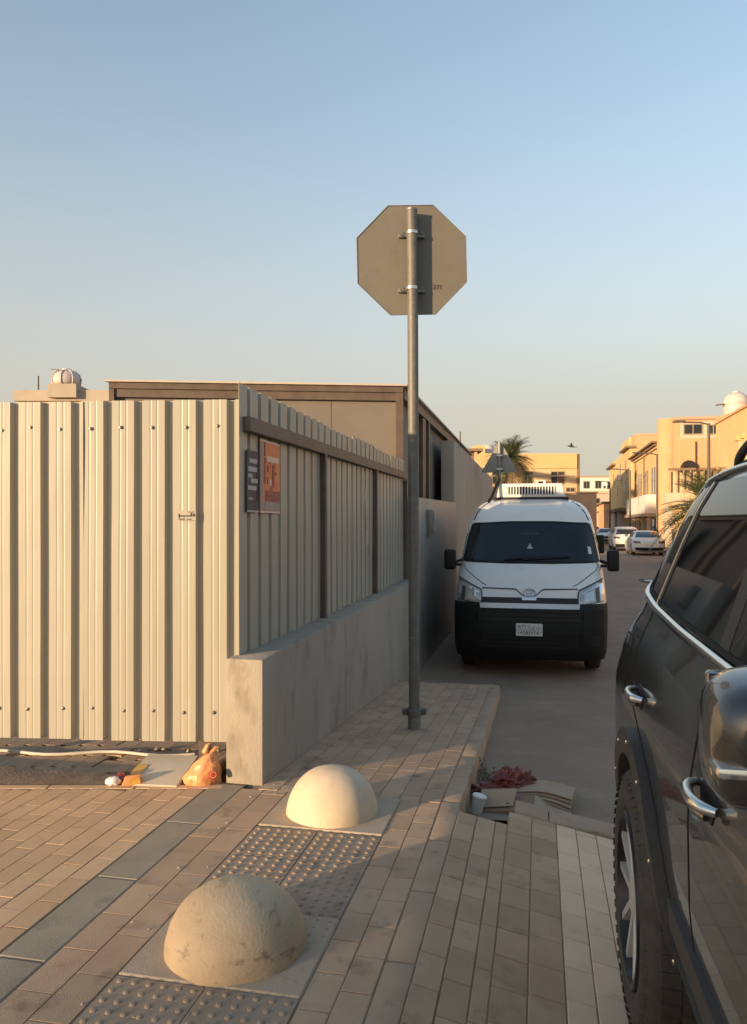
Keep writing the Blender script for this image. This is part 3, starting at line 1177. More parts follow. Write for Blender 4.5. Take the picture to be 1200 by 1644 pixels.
def resample(pl, n):
    pl = [Vector(p) for p in pl]
    d = [0.0]
    for a, b in zip(pl, pl[1:]):
        d.append(d[-1] + (b - a).length)
    out = []
    for k in range(n + 1):
        t = d[-1] * k / n
        for i in range(len(pl) - 1):
            if t <= d[i + 1] + 1e-9:
                f = (t - d[i]) / max(1e-9, d[i + 1] - d[i])
                out.append(pl[i].lerp(pl[i + 1], f))
                break
    return out


def patch(name, surf, L, Rr, mat, parent, off=.004, n=12, m=12, skin=.012, smooth=True, close=True):
    """panel laid on a surface: L and Rr are polylines in surface coordinates, joined by straight rows"""
    Lp, Rp = resample(L, m), resample(Rr, m)
    G, NN = [], []
    e = .004
    for a, b in zip(Lp, Rp):
        for i in range(n + 1):
            q = a.lerp(b, i / n)
            p = surf(q[0], q[1])
            dx = surf(q[0] + e, q[1]) - surf(q[0] - e, q[1])
            dz = surf(q[0], q[1] + e) - surf(q[0], q[1] - e)
            nn = dx.cross(dz)
            if nn.length < 1e-9:
                nn = Vector((0, -1, 0))
            NN.append(nn.normalized())
            G.append(p)
    return _patch_mesh(name, G, NN, n, m, mat, parent, off, skin, smooth)


def _patch_mesh(name, G, NN, n, m, mat, parent, off, skin, smooth):
    # make normals point away from the body axis
    cen = Vector((0, G[len(G) // 2].y, .9))
    top = [g + k * off for g, k in zip(G, NN)]
    low = [g + k * (off - skin) for g, k in zip(G, NN)]
    w = n + 1
    vs = top + low
    fs = []
    for j in range(m):
        for i in range(n):
            fs.append((j * w + i, j * w + i + 1, (j + 1) * w + i + 1, (j + 1) * w + i))
    k0 = len(top)
    rim = [i for i in range(w)] + [(j + 1) * w - 1 for j in range(1, m + 1)] + [m * w + i for i in range(n - 1, -1, -1)] + [j * w for j in range(m - 1, 0, -1)]
    for a, b in zip(rim, rim[1:] + rim[:1]):
        fs.append((a, b, b + k0, a + k0))
    bm = bmesh.new()
    bv = [bm.verts.new(v) for v in vs]
    for f in fs:
        try:
            bm.faces.new([bv[i] for i in f])
        except ValueError:
            pass
    bmesh.ops.remove_doubles(bm, verts=bm.verts, dist=1e-5)
    return from_bm(name, bm, mat, parent, smooth, 40)


def front_surf(S):
    return lambda x, z: S.front(x, z)


def rear_surf(S):
    return lambda x, z: S.rear(-x, z)


def side_surf(S, sg):
    # normal must point outward: flip u on one side
    if sg < 0:
        return lambda y, z: S.side(-y, z, -1)
    return lambda y, z: S.side(y, z, 1)


def U(sg, pts):
    """side coordinates for either flank"""
    return [(-y, z) if sg < 0 else (y, z) for y, z in pts]


def line_on(name, surf, pts, width, mat, parent, off=.002, skin=.004, steps=10):
    """thin strip following a polyline on a surface"""
    pl = resample([Vector((a, b)) for a, b in pts], steps)
    L, Rr = [], []
    for i, p in enumerate(pl):
        d = (pl[min(i + 1, steps)] - pl[max(i - 1, 0)])
        d = Vector((-d.y, d.x)).normalized() * width / 2
        L.append(p + d)
        Rr.append(p - d)
    G, NN = [], []
    e = .004
    for a, b in zip(L, Rr):
        for q in (a, b):
            dx = surf(q[0] + e, q[1]) - surf(q[0] - e, q[1])
            dz = surf(q[0], q[1] + e) - surf(q[0], q[1] - e)
            NN.append(dx.cross(dz).normalized())
            G.append(surf(q[0], q[1]))
    return _patch_mesh(name, G, NN, 1, steps, mat, parent, off, skin, True)


def tube_on(name, surf, pts, r, mat, parent, off=.004, steps=60):
    pl = resample([Vector((a, b)) for a, b in pts], steps)
    e = .004
    out = []
    for q in pl:
        dx = surf(q[0] + e, q[1]) - surf(q[0] - e, q[1])
        dz = surf(q[0], q[1] + e) - surf(q[0], q[1] - e)
        out.append(surf(q[0], q[1]) + dx.cross(dz).normalized() * off)
    # round off the corners
    for _ in range(2):
        out = [out[0]] + [(out[i - 1] + out[i] * 2 + out[i + 1]) / 4 for i in range(1, len(out) - 1)] + [out[-1]]
    s = MB()
    s.tube(out, r, 10)
    return s.build(name, mat, parent, True, angle=60)


def wheel(parent, c, sg, r, w, style='alloy', spokes=5, detail=True):
    """c: centre of the wheel's outer face plane; sg: outward side (+1 / -1 along x)"""
    t = empty('wheel')
    t.parent = parent
    mt = cyl_mtx(c, (sg, 0, 0))
    rr = r * .64
    s = MB()
    s.lathe([(rr, -w), (rr + .02, -w), (r * .93, -w * .97), (r * .985, -w * .86), (r, -w * .5), (r * .985, -w * .12), (r * .93, -.01), (r * .80, .004), (rr + .02, -.002), (rr, -.012), (rr, -w)], 48, mt)
    ty = s.build('tyre', 'rubber', t, True, angle=60)
    if detail:
        s = MB()
        nb = 54
        for k in range(nb):
            for j, (h0, h1) in enumerate(((-.16, -.36), (-.40, -.58), (-.62, -.84))):
                a0 = 2 * math.pi * (k + .08 + .25 * (j % 2)) / nb
                a1 = a0 + 2 * math.pi * .74 / nb
                q = []
                for rad in (r * .98, r * 1.009):
                    for hh, aa in ((h0, a0), (h0, a1), (h1, a1), (h1, a0)):
                        q.append(mt @ Vector((rad * math.cos(aa), rad * math.sin(aa), hh * w)))
                s.add(q, [(3, 2, 1, 0), (4, 5, 6, 7), (0, 1, 5, 4), (1, 2, 6, 5), (2, 3, 7, 6), (3, 0, 4, 7)])
        # shoulder lugs
        for k in range(nb):
            a0 = 2 * math.pi * k / nb
            a1 = a0 + 2 * math.pi * .6 / nb
            q = []
            for rad, hh in ((r * .90, .001), (r * .975, -.05), (r * .90, .004), (r * .99, -.042)):
                for aa in (a0, a1):
                    q.append(mt @ Vector((rad * math.cos(aa), rad * math.sin(aa), hh)))
            s.add(q, [(0, 1, 3, 2), (4, 6, 7, 5), (0, 4, 5, 1), (2, 3, 7, 6), (0, 2, 6, 4), (1, 5, 7, 3)])
        s.build('tread', 'rubber', t)
    s = MB()
    s.lathe([(rr + .004, -w * .9), (rr - .02, -w * .5), (rr - .012, -.02), (rr + .006, -.004), (rr + .004, .004), (rr - .018, .003), (rr - .03, -.03), (rr - .045, -w * .5), (.02, -w * .55), (0, -w * .55)], 48, mt)
    s.build('rim_barrel', 'alloy_dark' if style == 'alloy' else 'alloy', t, True, angle=50)
    s = MB()
    if style == 'alloy':
        for k in range(spokes):
            for d in (-.13, .13):
                a = 2 * math.pi * k / spokes + .35
                m2 = mt @ Matrix.Rotation(a, 4, 'Z')
                x0, x1 = r * .12, rr - .01
                y0, y1 = d * r * .35, d * r * 1.35
                hw = .018 if detail else .02
                q = []
                for (x, y, z0, z1) in ((x0, y0, -.06, -.02), (x1, y1, -.045, -.006)):
                    q += [m2 @ Vector((x, y - hw, z0)), m2 @ Vector((x, y + hw, z0)), m2 @ Vector((x, y + hw * .7, z1)), m2 @ Vector((x, y - hw * .7, z1))]
                s.add(q, [(0, 1, 2, 3), (7, 6, 5, 4), (0, 4, 5, 1), (1, 5, 6, 2), (2, 6, 7, 3), (3, 7, 4, 0)])
        s.lathe([(r * .2, -.06), (r * .2, -.025), (r * .1, -.012), (0, -.012)], 24, mt)
    else:
        s.lathe([(rr - .03, -.03), (rr * .7, -.045), (rr * .62, -.02), (rr * .3, -.015), (rr * .22, .01), (0, .012)], 28, mt)
    s.build('rim', 'alloy', t, True, angle=40)
    return t


# ------------------------------------------------------------------ white van
VAN = empty('white_van', P(-.12, 9.93, z_road(10.8)), STREET_ROT)
tag(VAN, 'white high-roof delivery van with black bumper parked facing the viewer', 'van')
VL = [(.24, .935, .10, 5.3, .36, .1), (.34, .958, .03, 5.35, .38, .1), (.60, .968, .0, 5.38, .42, .1), (.88, .975, .015, 5.38, .42, .1),
      (1.0, .975, .055, 5.38, .42, .1), (1.12, .972, .14, 5.38, .42, .1), (1.20, .97, .24, 5.38, .42, .1), (1.30, .965, .38, 5.38, .42, .1), (1.40, .955, .54, 5.38, .40, .1),
      (1.45, .95, .63, 5.38, .38, .1), (1.60, .93, .76, 5.37, .35, .1), (1.80, .90, .93, 5.36, .32, .1), (1.99, .865, 1.10, 5.34, .30, .1), (2.10, .84, 1.24, 5.32, .32, .12),
      (2.20, .80, 1.42, 5.28, .36, .14), (2.28, .73, 1.64, 5.22, .42, .18), (2.335, .62, 1.9, 5.12, .5, .25), (2.365, .46, 2.25, 4.9, .5, .3), (2.375, .25, 2.7, 4.5, .4, .3)]
VS = Shell(VL, p=5.6, q=2.0, pr=8)
zs = [.24, .28, .34, .45, .60, .75, .88, .94, 1.0, 1.06, 1.12, 1.16, 1.20, 1.25, 1.30, 1.35, 1.40, 1.45, 1.52, 1.60, 1.70, 1.80, 1.90, 1.99, 2.05, 2.10, 2.15, 2.20, 2.24, 2.28, 2.31, 2.335, 2.352, 2.365, 2.375]
VS.mesh('body', 'van_white', VAN, zs, [(.98, .345, .43), (4.2, .345, .43)], nc=22, angle=50)
F = front_surf(VS)
glass = patch('windscreen', F, [(-.895, 1.46), (-.868, 1.62), (-.84, 1.80), (-.80, 1.95), (-.76, 1.985)], [(.895, 1.46), (.868, 1.62), (.84, 1.80), (.80, 1.95), (.76, 1.985)], 'van_glass', VAN, .006, 28, 14)
line_on('windscreen_trim', F, [(-.89, 1.462), (-.3, 1.447), (.3, 1.447), (.89, 1.462)], .03, 'van_black', VAN, .009, .012, 24)
line_on('windscreen_trim', F, [(-.79, 1.965), (-.3, 1.99), (.3, 1.99), (.79, 1.965)], .022, 'van_black', VAN, .009, .012, 24)
for sg in (-1, 1):
    line_on('windscreen_trim', F, [(sg * .90, 1.46), (sg * .872, 1.62), (sg * .845, 1.80), (sg * .80, 1.965)], .026, 'van_black', VAN, .009, .012, 14)
    line_on('wiper', F, [(sg * .12 - .22, 1.475), (sg * .12 + .40, 1.515)], .018, 'van_black', VAN, .022, .012, 8)
    # roof gutter seams
    line_on('roof_seam', F, [(sg * .80, 2.02), (sg * .765, 2.12), (sg * .70, 2.22), (sg * .60, 2.31)], .016, 'van_black', VAN, .002, .004, 10)
    # bonnet edge
    line_on('bonnet_seam', F, [(sg * .90, 1.42), (sg * .86, 1.36), (sg * .62, 1.20), (sg * .55, 1.165)], .008, 'seam', VAN, .0025, .004, 12)
    # headlights
    H = patch('headlight', F, [(sg * .925, 1.245), (sg * .945, 1.10), (sg * .93, .965)][::sg], [(sg * .61, 1.105), (sg * .60, 1.0), (sg * .615, .925)][::sg] if sg > 0 else [(sg * .61, 1.105), (sg * .60, 1.0), (sg * .615, .925)][::sg], 'lens', VAN, .007, 14, 8)
    patch('reflector', F, [(sg * .80, 1.11), (sg * .80, 1.0)], [(sg * .68, 1.085), (sg * .68, .985)], 'lens_bright', H, .010, 6, 6, .004)
    patch('indicator', F, [(sg * .925, 1.20), (sg * .935, 1.08)], [(sg * .875, 1.175), (sg * .88, 1.06)], 'lens_bright', H, .010, 6, 4, .004)
    patch('lamp_bezel', F, [(sg * .865, 1.15), (sg * .875, .985)], [(sg * .82, 1.135), (sg * .825, .97)], 'lens_dark', H, .0105, 6, 4, .004)
    line_on('lamp_edge', F, [(sg * .93, 1.25), (sg * .61, 1.112), (sg * .598, 1.0), (sg * .612, .922)], .012, 'seam', VAN, .011, .012, 16)
# grille: body-coloured bar, chrome line, dark slot, chrome bar
patch('grille_panel', F, [(-.585, 1.125), (-.59, 1.02)], [(.585, 1.125), (.59, 1.02)], 'van_white', VAN, .008, 20, 3)
line_on('grille_trim', F, [(-.60, 1.13), (-.17, 1.122), (-.08, 1.045), (.08, 1.045), (.17, 1.122), (.60, 1.13)], .012, 'lens_dark', VAN, .013, .01, 40)
patch('grille_slot', F, [(-.60, 1.015), (-.60, .955)], [(.60, 1.015), (.60, .955)], 'grille_black', VAN, .026, 20, 2, .03)
patch('grille_bar', F, [(-.62, .948), (-.61, .885)], [(.62, .948), (.61, .885)], 'lens_silver', VAN, .036, 20, 3, .04)
patch('grille_slot', F, [(-.10, 1.018), (-.085, .99)], [(.10, 1.018), (.085, .99)], 'chrome', VAN, .032, 4, 2)
# badge of three ovals
badge = empty('badge'); badge.parent = VAN
for (cx, cz_, rx, rz) in ((0, 1.085, .075, .045), (0, 1.085, .024, .043), (0, 1.103, .052, .018)):
    s = MB()
    pts = []
    for k in range(25):
        t = 2 * math.pi * k / 24
        q = VS.front(cx + rx * math.cos(t), cz_ + rz * math.sin(t))
        pts.append(q + Vector((0, -.016, .004)))
    s.tube(pts, .0065, 6, False)
    s.build('badge_oval', 'chrome', badge, True)
# bumper
BW = lambda z: VS.at(z)[0] - .004
patch('bumper', F, [(-.955, .955), (-.963, .8), (-.96, .6), (-.95, .36), (-.928, .236)], [(.955, .955), (.963, .8), (.96, .6), (.95, .36), (.928, .236)], 'van_black', VAN, .02, 44, 14, .03)
for (z0, z1, xw) in ((.86, .74, .62), (.54, .40, .60)):
    patch('intake', F, [(-xw, z0), (-xw, z1)], [(xw, z0), (xw, z1)], 'grille_black', VAN, .024, 16, 3, .006)
for sg in (-1, 1):
    patch('bumper_corner', F, [(sg * .90, .88), (sg * .90, .42)], [(sg * .66, .86), (sg * .64, .42)], 'van_black', VAN, .035, 8, 6, .02)
    Sd = side_surf(VS, sg)
    patch('side_cladding', Sd, U(sg, [(.42, .945), (.42, .27)]), U(sg, [(.55, .93), (.53, .27)]), 'van_black', VAN, .012, 4, 6, .02)
    patch('side_window', Sd, U(sg, [(1.15, 1.83), (.95, 1.48)]), U(sg, [(1.95, 1.86), (1.95, 1.46)]), 'van_glass', VAN, .005, 8, 6)
    patch('lower_trim', Sd, U(sg, [(1.48, .46), (1.48, .30)]), U(sg, [(3.7, .46), (3.7, .30)]), 'van_black', VAN, .012, 8, 2, .02)
    line_on('door_seam', Sd, U(sg, [(2.08, 1.9), (2.08, .5)]), .01, 'seam', VAN)
    line_on('door_seam', Sd, U(sg, [(.92, 1.40), (.86, 1.0), (1.30, .82), (1.42, .5)]), .01, 'seam', VAN)
    line_on('door_seam', Sd, U(sg, [(3.3, 1.9), (3.3, .5)]), .01, 'seam', VAN)
    # mirrors: black housing on an arm
    mr = empty('mirror'); mr.parent = VAN
    s = MB()
    s.box(sg * 1.0 if sg > 0 else -1.155, .60, 1.34, 1.155 if sg > 0 else -1.0, .74, 1.62)
    s.build('mirror_housing', 'van_black', mr, bevel=.045, seg=4)
    s = MB()
    s.tube([(sg * .93, .82, 1.47), (sg * 1.02, .70, 1.44)], .022, 8)
    s.tube([(sg * .93, .82, 1.40), (sg * 1.02, .70, 1.41)], .018, 8)
    s.build('mirror_arm', 'van_black', mr, True)
    s = MB()
    s.box(sg * 1.02 if sg > 0 else -1.14, .741, 1.37, 1.14 if sg > 0 else -1.02, .746, 1.59)
    s.build('mirror_glass', 'chrome', mr)
    wheel(VAN, (sg * .935, .98, .345), sg, .345, .21, 'steel', detail=False)
    wheel(VAN, (sg * .935, 4.2, .345), sg, .345, .21, 'steel', detail=False)
s = MB(); s.box(.93, 2.18, 1.52, 1.09, 2.26, 1.80)
s.build('rear_view_mirror', 'van_black', VAN, bevel=.03, seg=3)
s = MB(); s.box(-.7, .6, .2, .7, 4.9, .26); s.build('underbody', 'grille_black', VAN)
for (z_, w_) in ((.845, .60), (.79, .60), (.50, .58), (.44, .58)):
    line_on('grille_rib', F, [(-w_, z_), (w_, z_)], .016, 'van_black', VAN, .034, .014, 20)
for sg in (-1, 1):
    patch('fog_lamp_recess', F, [(sg * .74, .56), (sg * .74, .44)], [(sg * .86, .57), (sg * .86, .44)], 'grille_black', VAN, .038, 6, 4, .01)
    line_on('bumper_crease', F, [(sg * .60, .90), (sg * .64, .70), (sg * .62, .40)], .014, 'grille_black', VAN, .030, .01, 14)
    line_on('lamp_strip', F, [(sg * .90, 1.19), (sg * .64, 1.075)], .016, 'lens_bright', VAN, .0125, .006, 12)
    line_on('lamp_strip', F, [(sg * .92, .985), (sg * .63, .945)], .012, 'lens_dark', VAN, .0125, .006, 12)
# number plate
pl = empty('number_plate'); pl.parent = VAN
yp = VS.front(0, .63).y - .034
s = MB(); s.box(-.165, yp, .55, .165, yp + .012, .71); s.build('plate_sheet', 'plate', pl, bevel=.004)
s = MB()
for (x0, z0, x1, z1) in ((-.155, .629, .118, .632), (.118, .56, .121, .70), (-.003, .56, 0, .70)):
    s.box(x0, yp - .0012, z0, x1, yp - .0002, z1)
s.build('plate_rule', 'ink', pl)
mtx_ = lambda x, z: Matrix.Translation((x, yp - .001, z)) @ Matrix.Rotation(R(90), 4, 'X')
text_mesh('1438', .066, 'ink', mtx_(-.08, .593), 'plate_number', pl, .0006)
text_mesh('NYA', .066, 'ink', mtx_(.06, .593), 'plate_letters', pl, .0006)
text_mesh('\u0661\u0664\u0663\u0668', .066, 'ink', mtx_(-.08, .667), 'plate_number', pl, .0006)
text_mesh('\u0627 \u0649 \u0646', .062, 'ink', mtx_(.06, .672), 'plate_letters', pl, .0006)
text_mesh('K\nS\nA', .026, 'ink', mtx_(.142, .62), 'plate_country', pl, .0006)
# things seen through the screen
patch('hanging_freshener', F, [(.0, 1.70), (-.04, 1.625)], [(.0, 1.701), (.04, 1.625)], 'lens', VAN, .0075, 2, 2, .003)
patch('screen_sticker', F, [(.76, 1.66), (.77, 1.56)], [(.80, 1.65), (.815, 1.56)], 'plate', VAN, .0075, 2, 2, .003)
patch('screen_sticker', F, [(-.12, 1.835), (-.12, 1.82)], [(.12, 1.835), (.12, 1.82)], 'lens_dark', VAN, .0075, 4, 2, .003)
# roof refrigeration unit
ac = empty('roof_cooler'); ac.parent = VAN
s = MB()
s.prism([(-.52, 2.36), (.52, 2.36), (.47, 2.585), (-.47, 2.585)], 0, .9, Matrix(((1, 0, 0, 0), (0, 0, 1, 2.0), (0, 1, 0, 0), (0, 0, 0, 1))))
s.build('cooler_housing', 'white_plastic', ac, bevel=.03, seg=3)
s = MB(); s.box(-.36, 1.992, 2.42, .36, 2.004, 2.535); s.build('cooler_opening', 'grille_black', ac)
for k in range(17):
    x = -.345 + k * .69 / 16
    s = MB(); s.box(x - .009, 1.975, 2.42, x + .009, 1.993, 2.535)
    s.build('louvre', 'white_plastic', ac)
s = MB(); s.box(-.56, 1.96, 2.33, .56, 2.9, 2.375); s.build('cooler_base', 'grille_black', ac, bevel=.01)
s = MB(); s.tube([(-.62, 1.75, 2.30), (-.58, 1.82, 2.37), (-.47, 2.0, 2.66)], .022, 8); s.build('aerial', 'van_black', VAN, True)

# ------------------------------------------------------------------ dark SUV beside the viewer (its front is behind the camera)
SUV_SLOPE = .2
srot = -math.atan(SUV_SLOPE)
nn_ = Vector((1, -SUV_SLOPE, 0)).normalized()
dd_ = Vector((SUV_SLOPE, 1, 0)).normalized()
HW = .955
SUV_Z = -.16
UOFF = 1.15
flank = Vector((.362, 0, 0))
SUV = empty('dark_suv', flank + nn_ * HW - dd_ * UOFF + Vector((0, 0, SUV_Z)), srot)
tag(SUV, 'dark grey off-road estate car with chrome trim at the right edge, seen along its flank', 'car')
SL_ = [(.40, .84, .30, 4.55, .5, .3), (.50, .90, .14, 4.66, .5, .32), (.62, .935, .05, 4.72, .5, .34), (.80, .952, .01, 4.75, .5, .36), (.98, .955, .0, 4.75, .5, .38),
       (1.06, .953, .02, 4.74, .5, .4), (1.12, .945, .14, 4.72, .5, .42), (1.18, .935, .70, 4.70, .5, .44), (1.24, .92, 1.40, 4.67, .4, .46), (1.29, .90, 1.62, 4.64, .36, .48), (1.33, .882, 1.68, 4.62, .34, .5),
       (1.45, .848, 1.84, 4.55, .32, .52), (1.60, .805, 2.06, 4.44, .32, .54), (1.72, .765, 2.22, 4.34, .34, .55), (1.81, .72, 2.38, 4.20, .36, .56), (1.87, .65, 2.52, 4.02, .4, .56), (1.91, .54, 2.70, 3.80, .4, .5), (1.925, .38, 2.9, 3.5, .3, .3)]
SS = Shell(SL_, p=3.6, q=2.0, pr=3.4)
zs = [.40, .45, .50, .56, .62, .71, .80, .89, .98, 1.02, 1.06, 1.09, 1.12, 1.15, 1.18, 1.21, 1.24, 1.265, 1.29, 1.31, 1.33, 1.39, 1.45, 1.52, 1.60, 1.65, 1.72, 1.765, 1.81, 1.84, 1.87, 1.89, 1.91, 1.918, 1.925]
WR, WF = 3.76, .96
SS.mesh('body', 'suv_paint', SUV, zs, [(WR, .42, .475), (WF, .42, .475)], nc=24, ns=40, angle=30)
for sg in (-1, 1):
    Q = side_surf(SS, sg)
    patch('front_window', Q, U(sg, [(2.26, 1.771), (1.98, 1.472), (1.88, 1.365)]), U(sg, [(2.84, 1.793), (2.88, 1.5), (2.90, 1.365)]), 'suv_glass', SUV, .004, 12, 10, .008)
    patch('rear_window', Q, U(sg, [(2.93, 1.793), (2.97, 1.5), (2.99, 1.365)]), U(sg, [(3.60, 1.788), (3.76, 1.5), (3.83, 1.375)]), 'suv_glass', SUV, .004, 12, 10, .008)
    patch('quarter_window', Q, U(sg, [(3.68, 1.782), (3.84, 1.5), (3.91, 1.385)]), U(sg, [(3.98, 1.748), (4.20, 1.574), (4.30, 1.472)]), 'suv_glass', SUV, .004, 12, 10, .008)
    patch('door_pillar', Q, U(sg, [(2.845, 1.793), (2.905, 1.365)]), U(sg, [(2.925, 1.793), (2.985, 1.365)]), 'suv_plastic', SUV, .0055, 3, 8, .008)
    patch('rear_pillar', Q, U(sg, [(3.605, 1.788), (3.765, 1.5), (3.835, 1.375)]), U(sg, [(3.675, 1.788), (3.835, 1.5), (3.905, 1.385)]), 'suv_plastic', SUV, .0065, 3, 8, .008)
    tube_on('chrome_trim', Q, U(sg, [(3.635, 1.788), (3.80, 1.5), (3.87, 1.38)]), .005, 'chrome', SUV, .006, 30)
    belt = [(1.799, 1.335), (2.3, 1.338), (2.9, 1.343), (3.4, 1.352), (3.85, 1.370), (4.12, 1.398), (4.27, 1.432), (4.33, 1.478), (4.30, 1.54), (4.20, 1.619), (4.04, 1.726), (3.92, 1.782)]
    tube_on('chrome_trim', Q, U(sg, belt), .017, 'chrome', SUV, .004, 80)
    tube_on('chrome_trim', Q, U(sg, [(3.92, 1.784), (3.5, 1.816), (2.9, 1.824), (2.4, 1.804), (2.15, 1.709), (1.88, 1.44), (1.799, 1.345)]), .012, 'chrome', SUV, .004, 60)
    line_on('window_seal', Q, U(sg, [(1.799, 1.362), (2.9, 1.369), (3.5, 1.381), (3.86, 1.396), (4.14, 1.428), (4.24, 1.478), (4.10, 1.63), (3.94, 1.748)]), .014, 'seam', SUV, .0075, .01, 50)
    line_on('roof_gap', Q, U(sg, [(4.30, 1.619), (4.12, 1.731), (3.92, 1.816), (3.4, 1.849), (2.8, 1.852), (2.4, 1.827)]), .012, 'seam', SUV, .002, .004, 40)
    # roof rail
    rr_ = MB()
    pts = []
    for k in range(25):
        y = 2.45 + 1.45 * k / 24
        h = math.sin(math.pi * k / 24) ** .35 * .055
        p = SS.side(y, 1.872 if y < 3.6 else 1.872 - (y - 3.6) * .12, sg)
        pts.append(p + Vector((0, 0, h)))
    rr_.tube(pts, .015, 10)
    rr_.build('roof_rail', 'suv_plastic', SUV, True)
    # shut lines
    line_on('door_seam', Q, U(sg, [(2.92, 1.34), (2.92, 1.0), (2.92, .56)]), .007, 'seam', SUV, .0015, .003, 24)
    line_on('door_seam', Q, U(sg, [(1.72, 1.30), (1.66, 1.0), (1.70, .56)]), .007, 'seam', SUV, .0015, .003, 24)
    line_on('door_seam', Q, U(sg, [(3.93, 1.365), (3.95, 1.2), (3.90, 1.05), (3.66, .975), (3.36, .84), (3.22, .66), (3.18, .56)]), .007, 'seam', SUV, .0015, .003, 40)
    line_on('fuel_flap_seam', Q, U(sg, [(4.08, 1.24), (4.25, 1.24), (4.25, 1.05), (4.08, 1.05), (4.08, 1.24)]), .005, 'seam', SUV, .0015, .003, 50)
    # door moulding and sill
    patch('sill_cladding', Q, U(sg, [(1.56, .555), (1.57, .425)]), U(sg, [(3.22, .555), (3.25, .425)]), 'suv_plastic', SUV, .022, 24, 4, .03)
    patch('door_moulding', Q, U(sg, [(1.72, .70), (1.72, .60)]), U(sg, [(3.17, .70), (3.20, .60)]), 'suv_plastic', SUV, .014, 24, 4, .02)
    # wheel arch flares with fixing bolts
    for wc in (WR, WF):
        G, NN = [], []
        n_, m_ = 4, 36
        for j in range(m_ + 1):
            t = R(-12 + 204 * j / m_)
            for i in range(n_ + 1):
                rad = .462 + .085 * i / n_
                y, z = wc - rad * math.cos(t), max(.40, .42 + rad * math.sin(t))
                yy = -y if sg < 0 else y
                base = Q(yy, z)
                G.append(base)
                NN.append(Vector((sg, 0, 0)))
        if sg > 0:
            pass
        fl = _patch_mesh('arch_flare', G, NN, n_, m_, 'suv_plastic', SUV, .03, .05, True)
        bm = bmesh.new(); bm.from_mesh(fl.data); bmesh.ops.recalc_face_normals(bm, faces=bm.faces); bm.to_mesh(fl.data); bm.free()
        for k in range(7):
            t = R(8 + 164 * k / 6)
            rad = .515
            y, z = wc - rad * math.cos(t), .42 + rad * math.sin(t)
            p = SS.side(y, max(.45, z), sg) + Vector((sg * .03, 0, 0))
            s = MB()
            s.lathe([(.0085, -.004), (.0085, .003), (.005, .006), (0, .0065)], 10, cyl_mtx(p, (sg, 0, 0)))
            s.build('flare_bolt', 'chrome', fl, True)
        wheel(SUV, (sg * .985, wc, .42), sg, .42, .265, 'alloy', 5, True)
    # handles: recess, chrome grip, lock
    for hy in (2.755, 3.72):
        hd = empty('door_handle'); hd.parent = SUV
        patch('recess', Q, U(sg, [(hy - .055, 1.13), (hy - .075, 1.10), (hy - .055, 1.065)]), U(sg, [(hy + .045, 1.13), (hy + .065, 1.10), (hy + .045, 1.065)]), 'grille_black', hd, .002, 6, 6, .004)
        pts = []
        for k in range(11):
            u = k / 10
            y = hy - .095 + .19 * u
            p = SS.side(y, 1.10, sg)
            pts.append(p + Vector((sg * (.004 + .034 * math.sin(math.pi * min(1, max(0, u))) ** .45), 0, .004)))
        s = MB(); s.tube(pts, [.009] + [.0125] * 9 + [.010], 10)
        s.build('grip', 'chrome', hd, True)
        s = MB(); s.tube([p + Vector((sg * -.004, 0, -.017)) for p in pts[1:-1]], .008, 8)
        s.build('grip_lower', 'suv_paint', hd, True)
    # mirror
    mr = empty('mirror'); mr.parent = SUV
    bm = bmesh.new()
    bmesh.ops.create_cube(bm, size=1)
    bmesh.ops.subdivide_edges(bm, edges=bm.edges[:], cuts=5, use_grid_fill=True)
    for v in bm.verts:
        c = v.co * 2
        l = (abs(c.x) ** 4 + abs(c.y) ** 4 + abs(c.z) ** 4) ** .25
        c = c / l
        ty = (c.y + 1) / 2
        x = c.x * .105
        v.co = Vector((sg * .985 + x, 2.12 + c.y * .085, 1.395 + c.z * (.074 + .018 * ty) + sg * c.x * -.012))
    from_bm('mirror_housing', bm, 'suv_paint', mr, True, 60)
    s = MB(); s.box(sg * .985 - .085, 2.204, 1.33, sg * .985 + .085, 2.209, 1.46); s.build('mirror_glass', 'chrome', mr, bevel=.004)
    s = MB(); s.box(min(sg * 1.03, sg * 1.092), 2.036, 1.362, max(sg * 1.03, sg * 1.092), 2.09, 1.376); s.build('indicator_lamp', 'lens_bright', mr, bevel=.006, seg=2)
    s = MB(); s.tube([(sg * .86, 2.14, 1.345), (sg * .93, 2.12, 1.35), (sg * .95, 2.12, 1.38)], [.035, .03, .035], 10); s.build('mirror_arm', 'suv_plastic', mr, True)
    # side step
    s = MB(); s.box(min(sg * .86, sg * 1.02), 1.56, .345, max(sg * .86, sg * 1.02), 3.12, .385); s.build('side_step', 'galvanised', SUV, bevel=.012, seg=2)
    # lamps
    patch('tail_light', rear_surf(SS), [(sg * .56, 1.20), (sg * .56, .98)], [(sg * .84, 1.19), (sg * .86, .97)], 'tail_red', SUV, .006, 8, 6)
    Ff = front_surf(SS)
    patch('headlight', Ff, [(sg * .55, 1.05), (sg * .55, .90)], [(sg * .86, 1.05), (sg * .88, .90)], 'lens', SUV, .008, 8, 4)
Ff = front_surf(SS)
patch('grille', Ff, [(-.50, 1.03), (-.46, .72)], [(.50, 1.03), (.46, .72)], 'grille_black', SUV, .008, 12, 6)
patch('windscreen', Ff, [(-.66, 1.80), (-.76, 1.34)], [(.66, 1.80), (.76, 1.34)], 'suv_glass', SUV, .005, 20, 10)
Bf = rear_surf(SS)
patch('rear_screen', Bf, [(-.56, 1.70), (-.66, 1.40)], [(.56, 1.70), (.66, 1.40)], 'suv_glass', SUV, .005, 14, 8)
s = MB(); s.box(-.7, .3, .3, .7, 4.4, .42); s.build('underbody', 'grille_black', SUV)

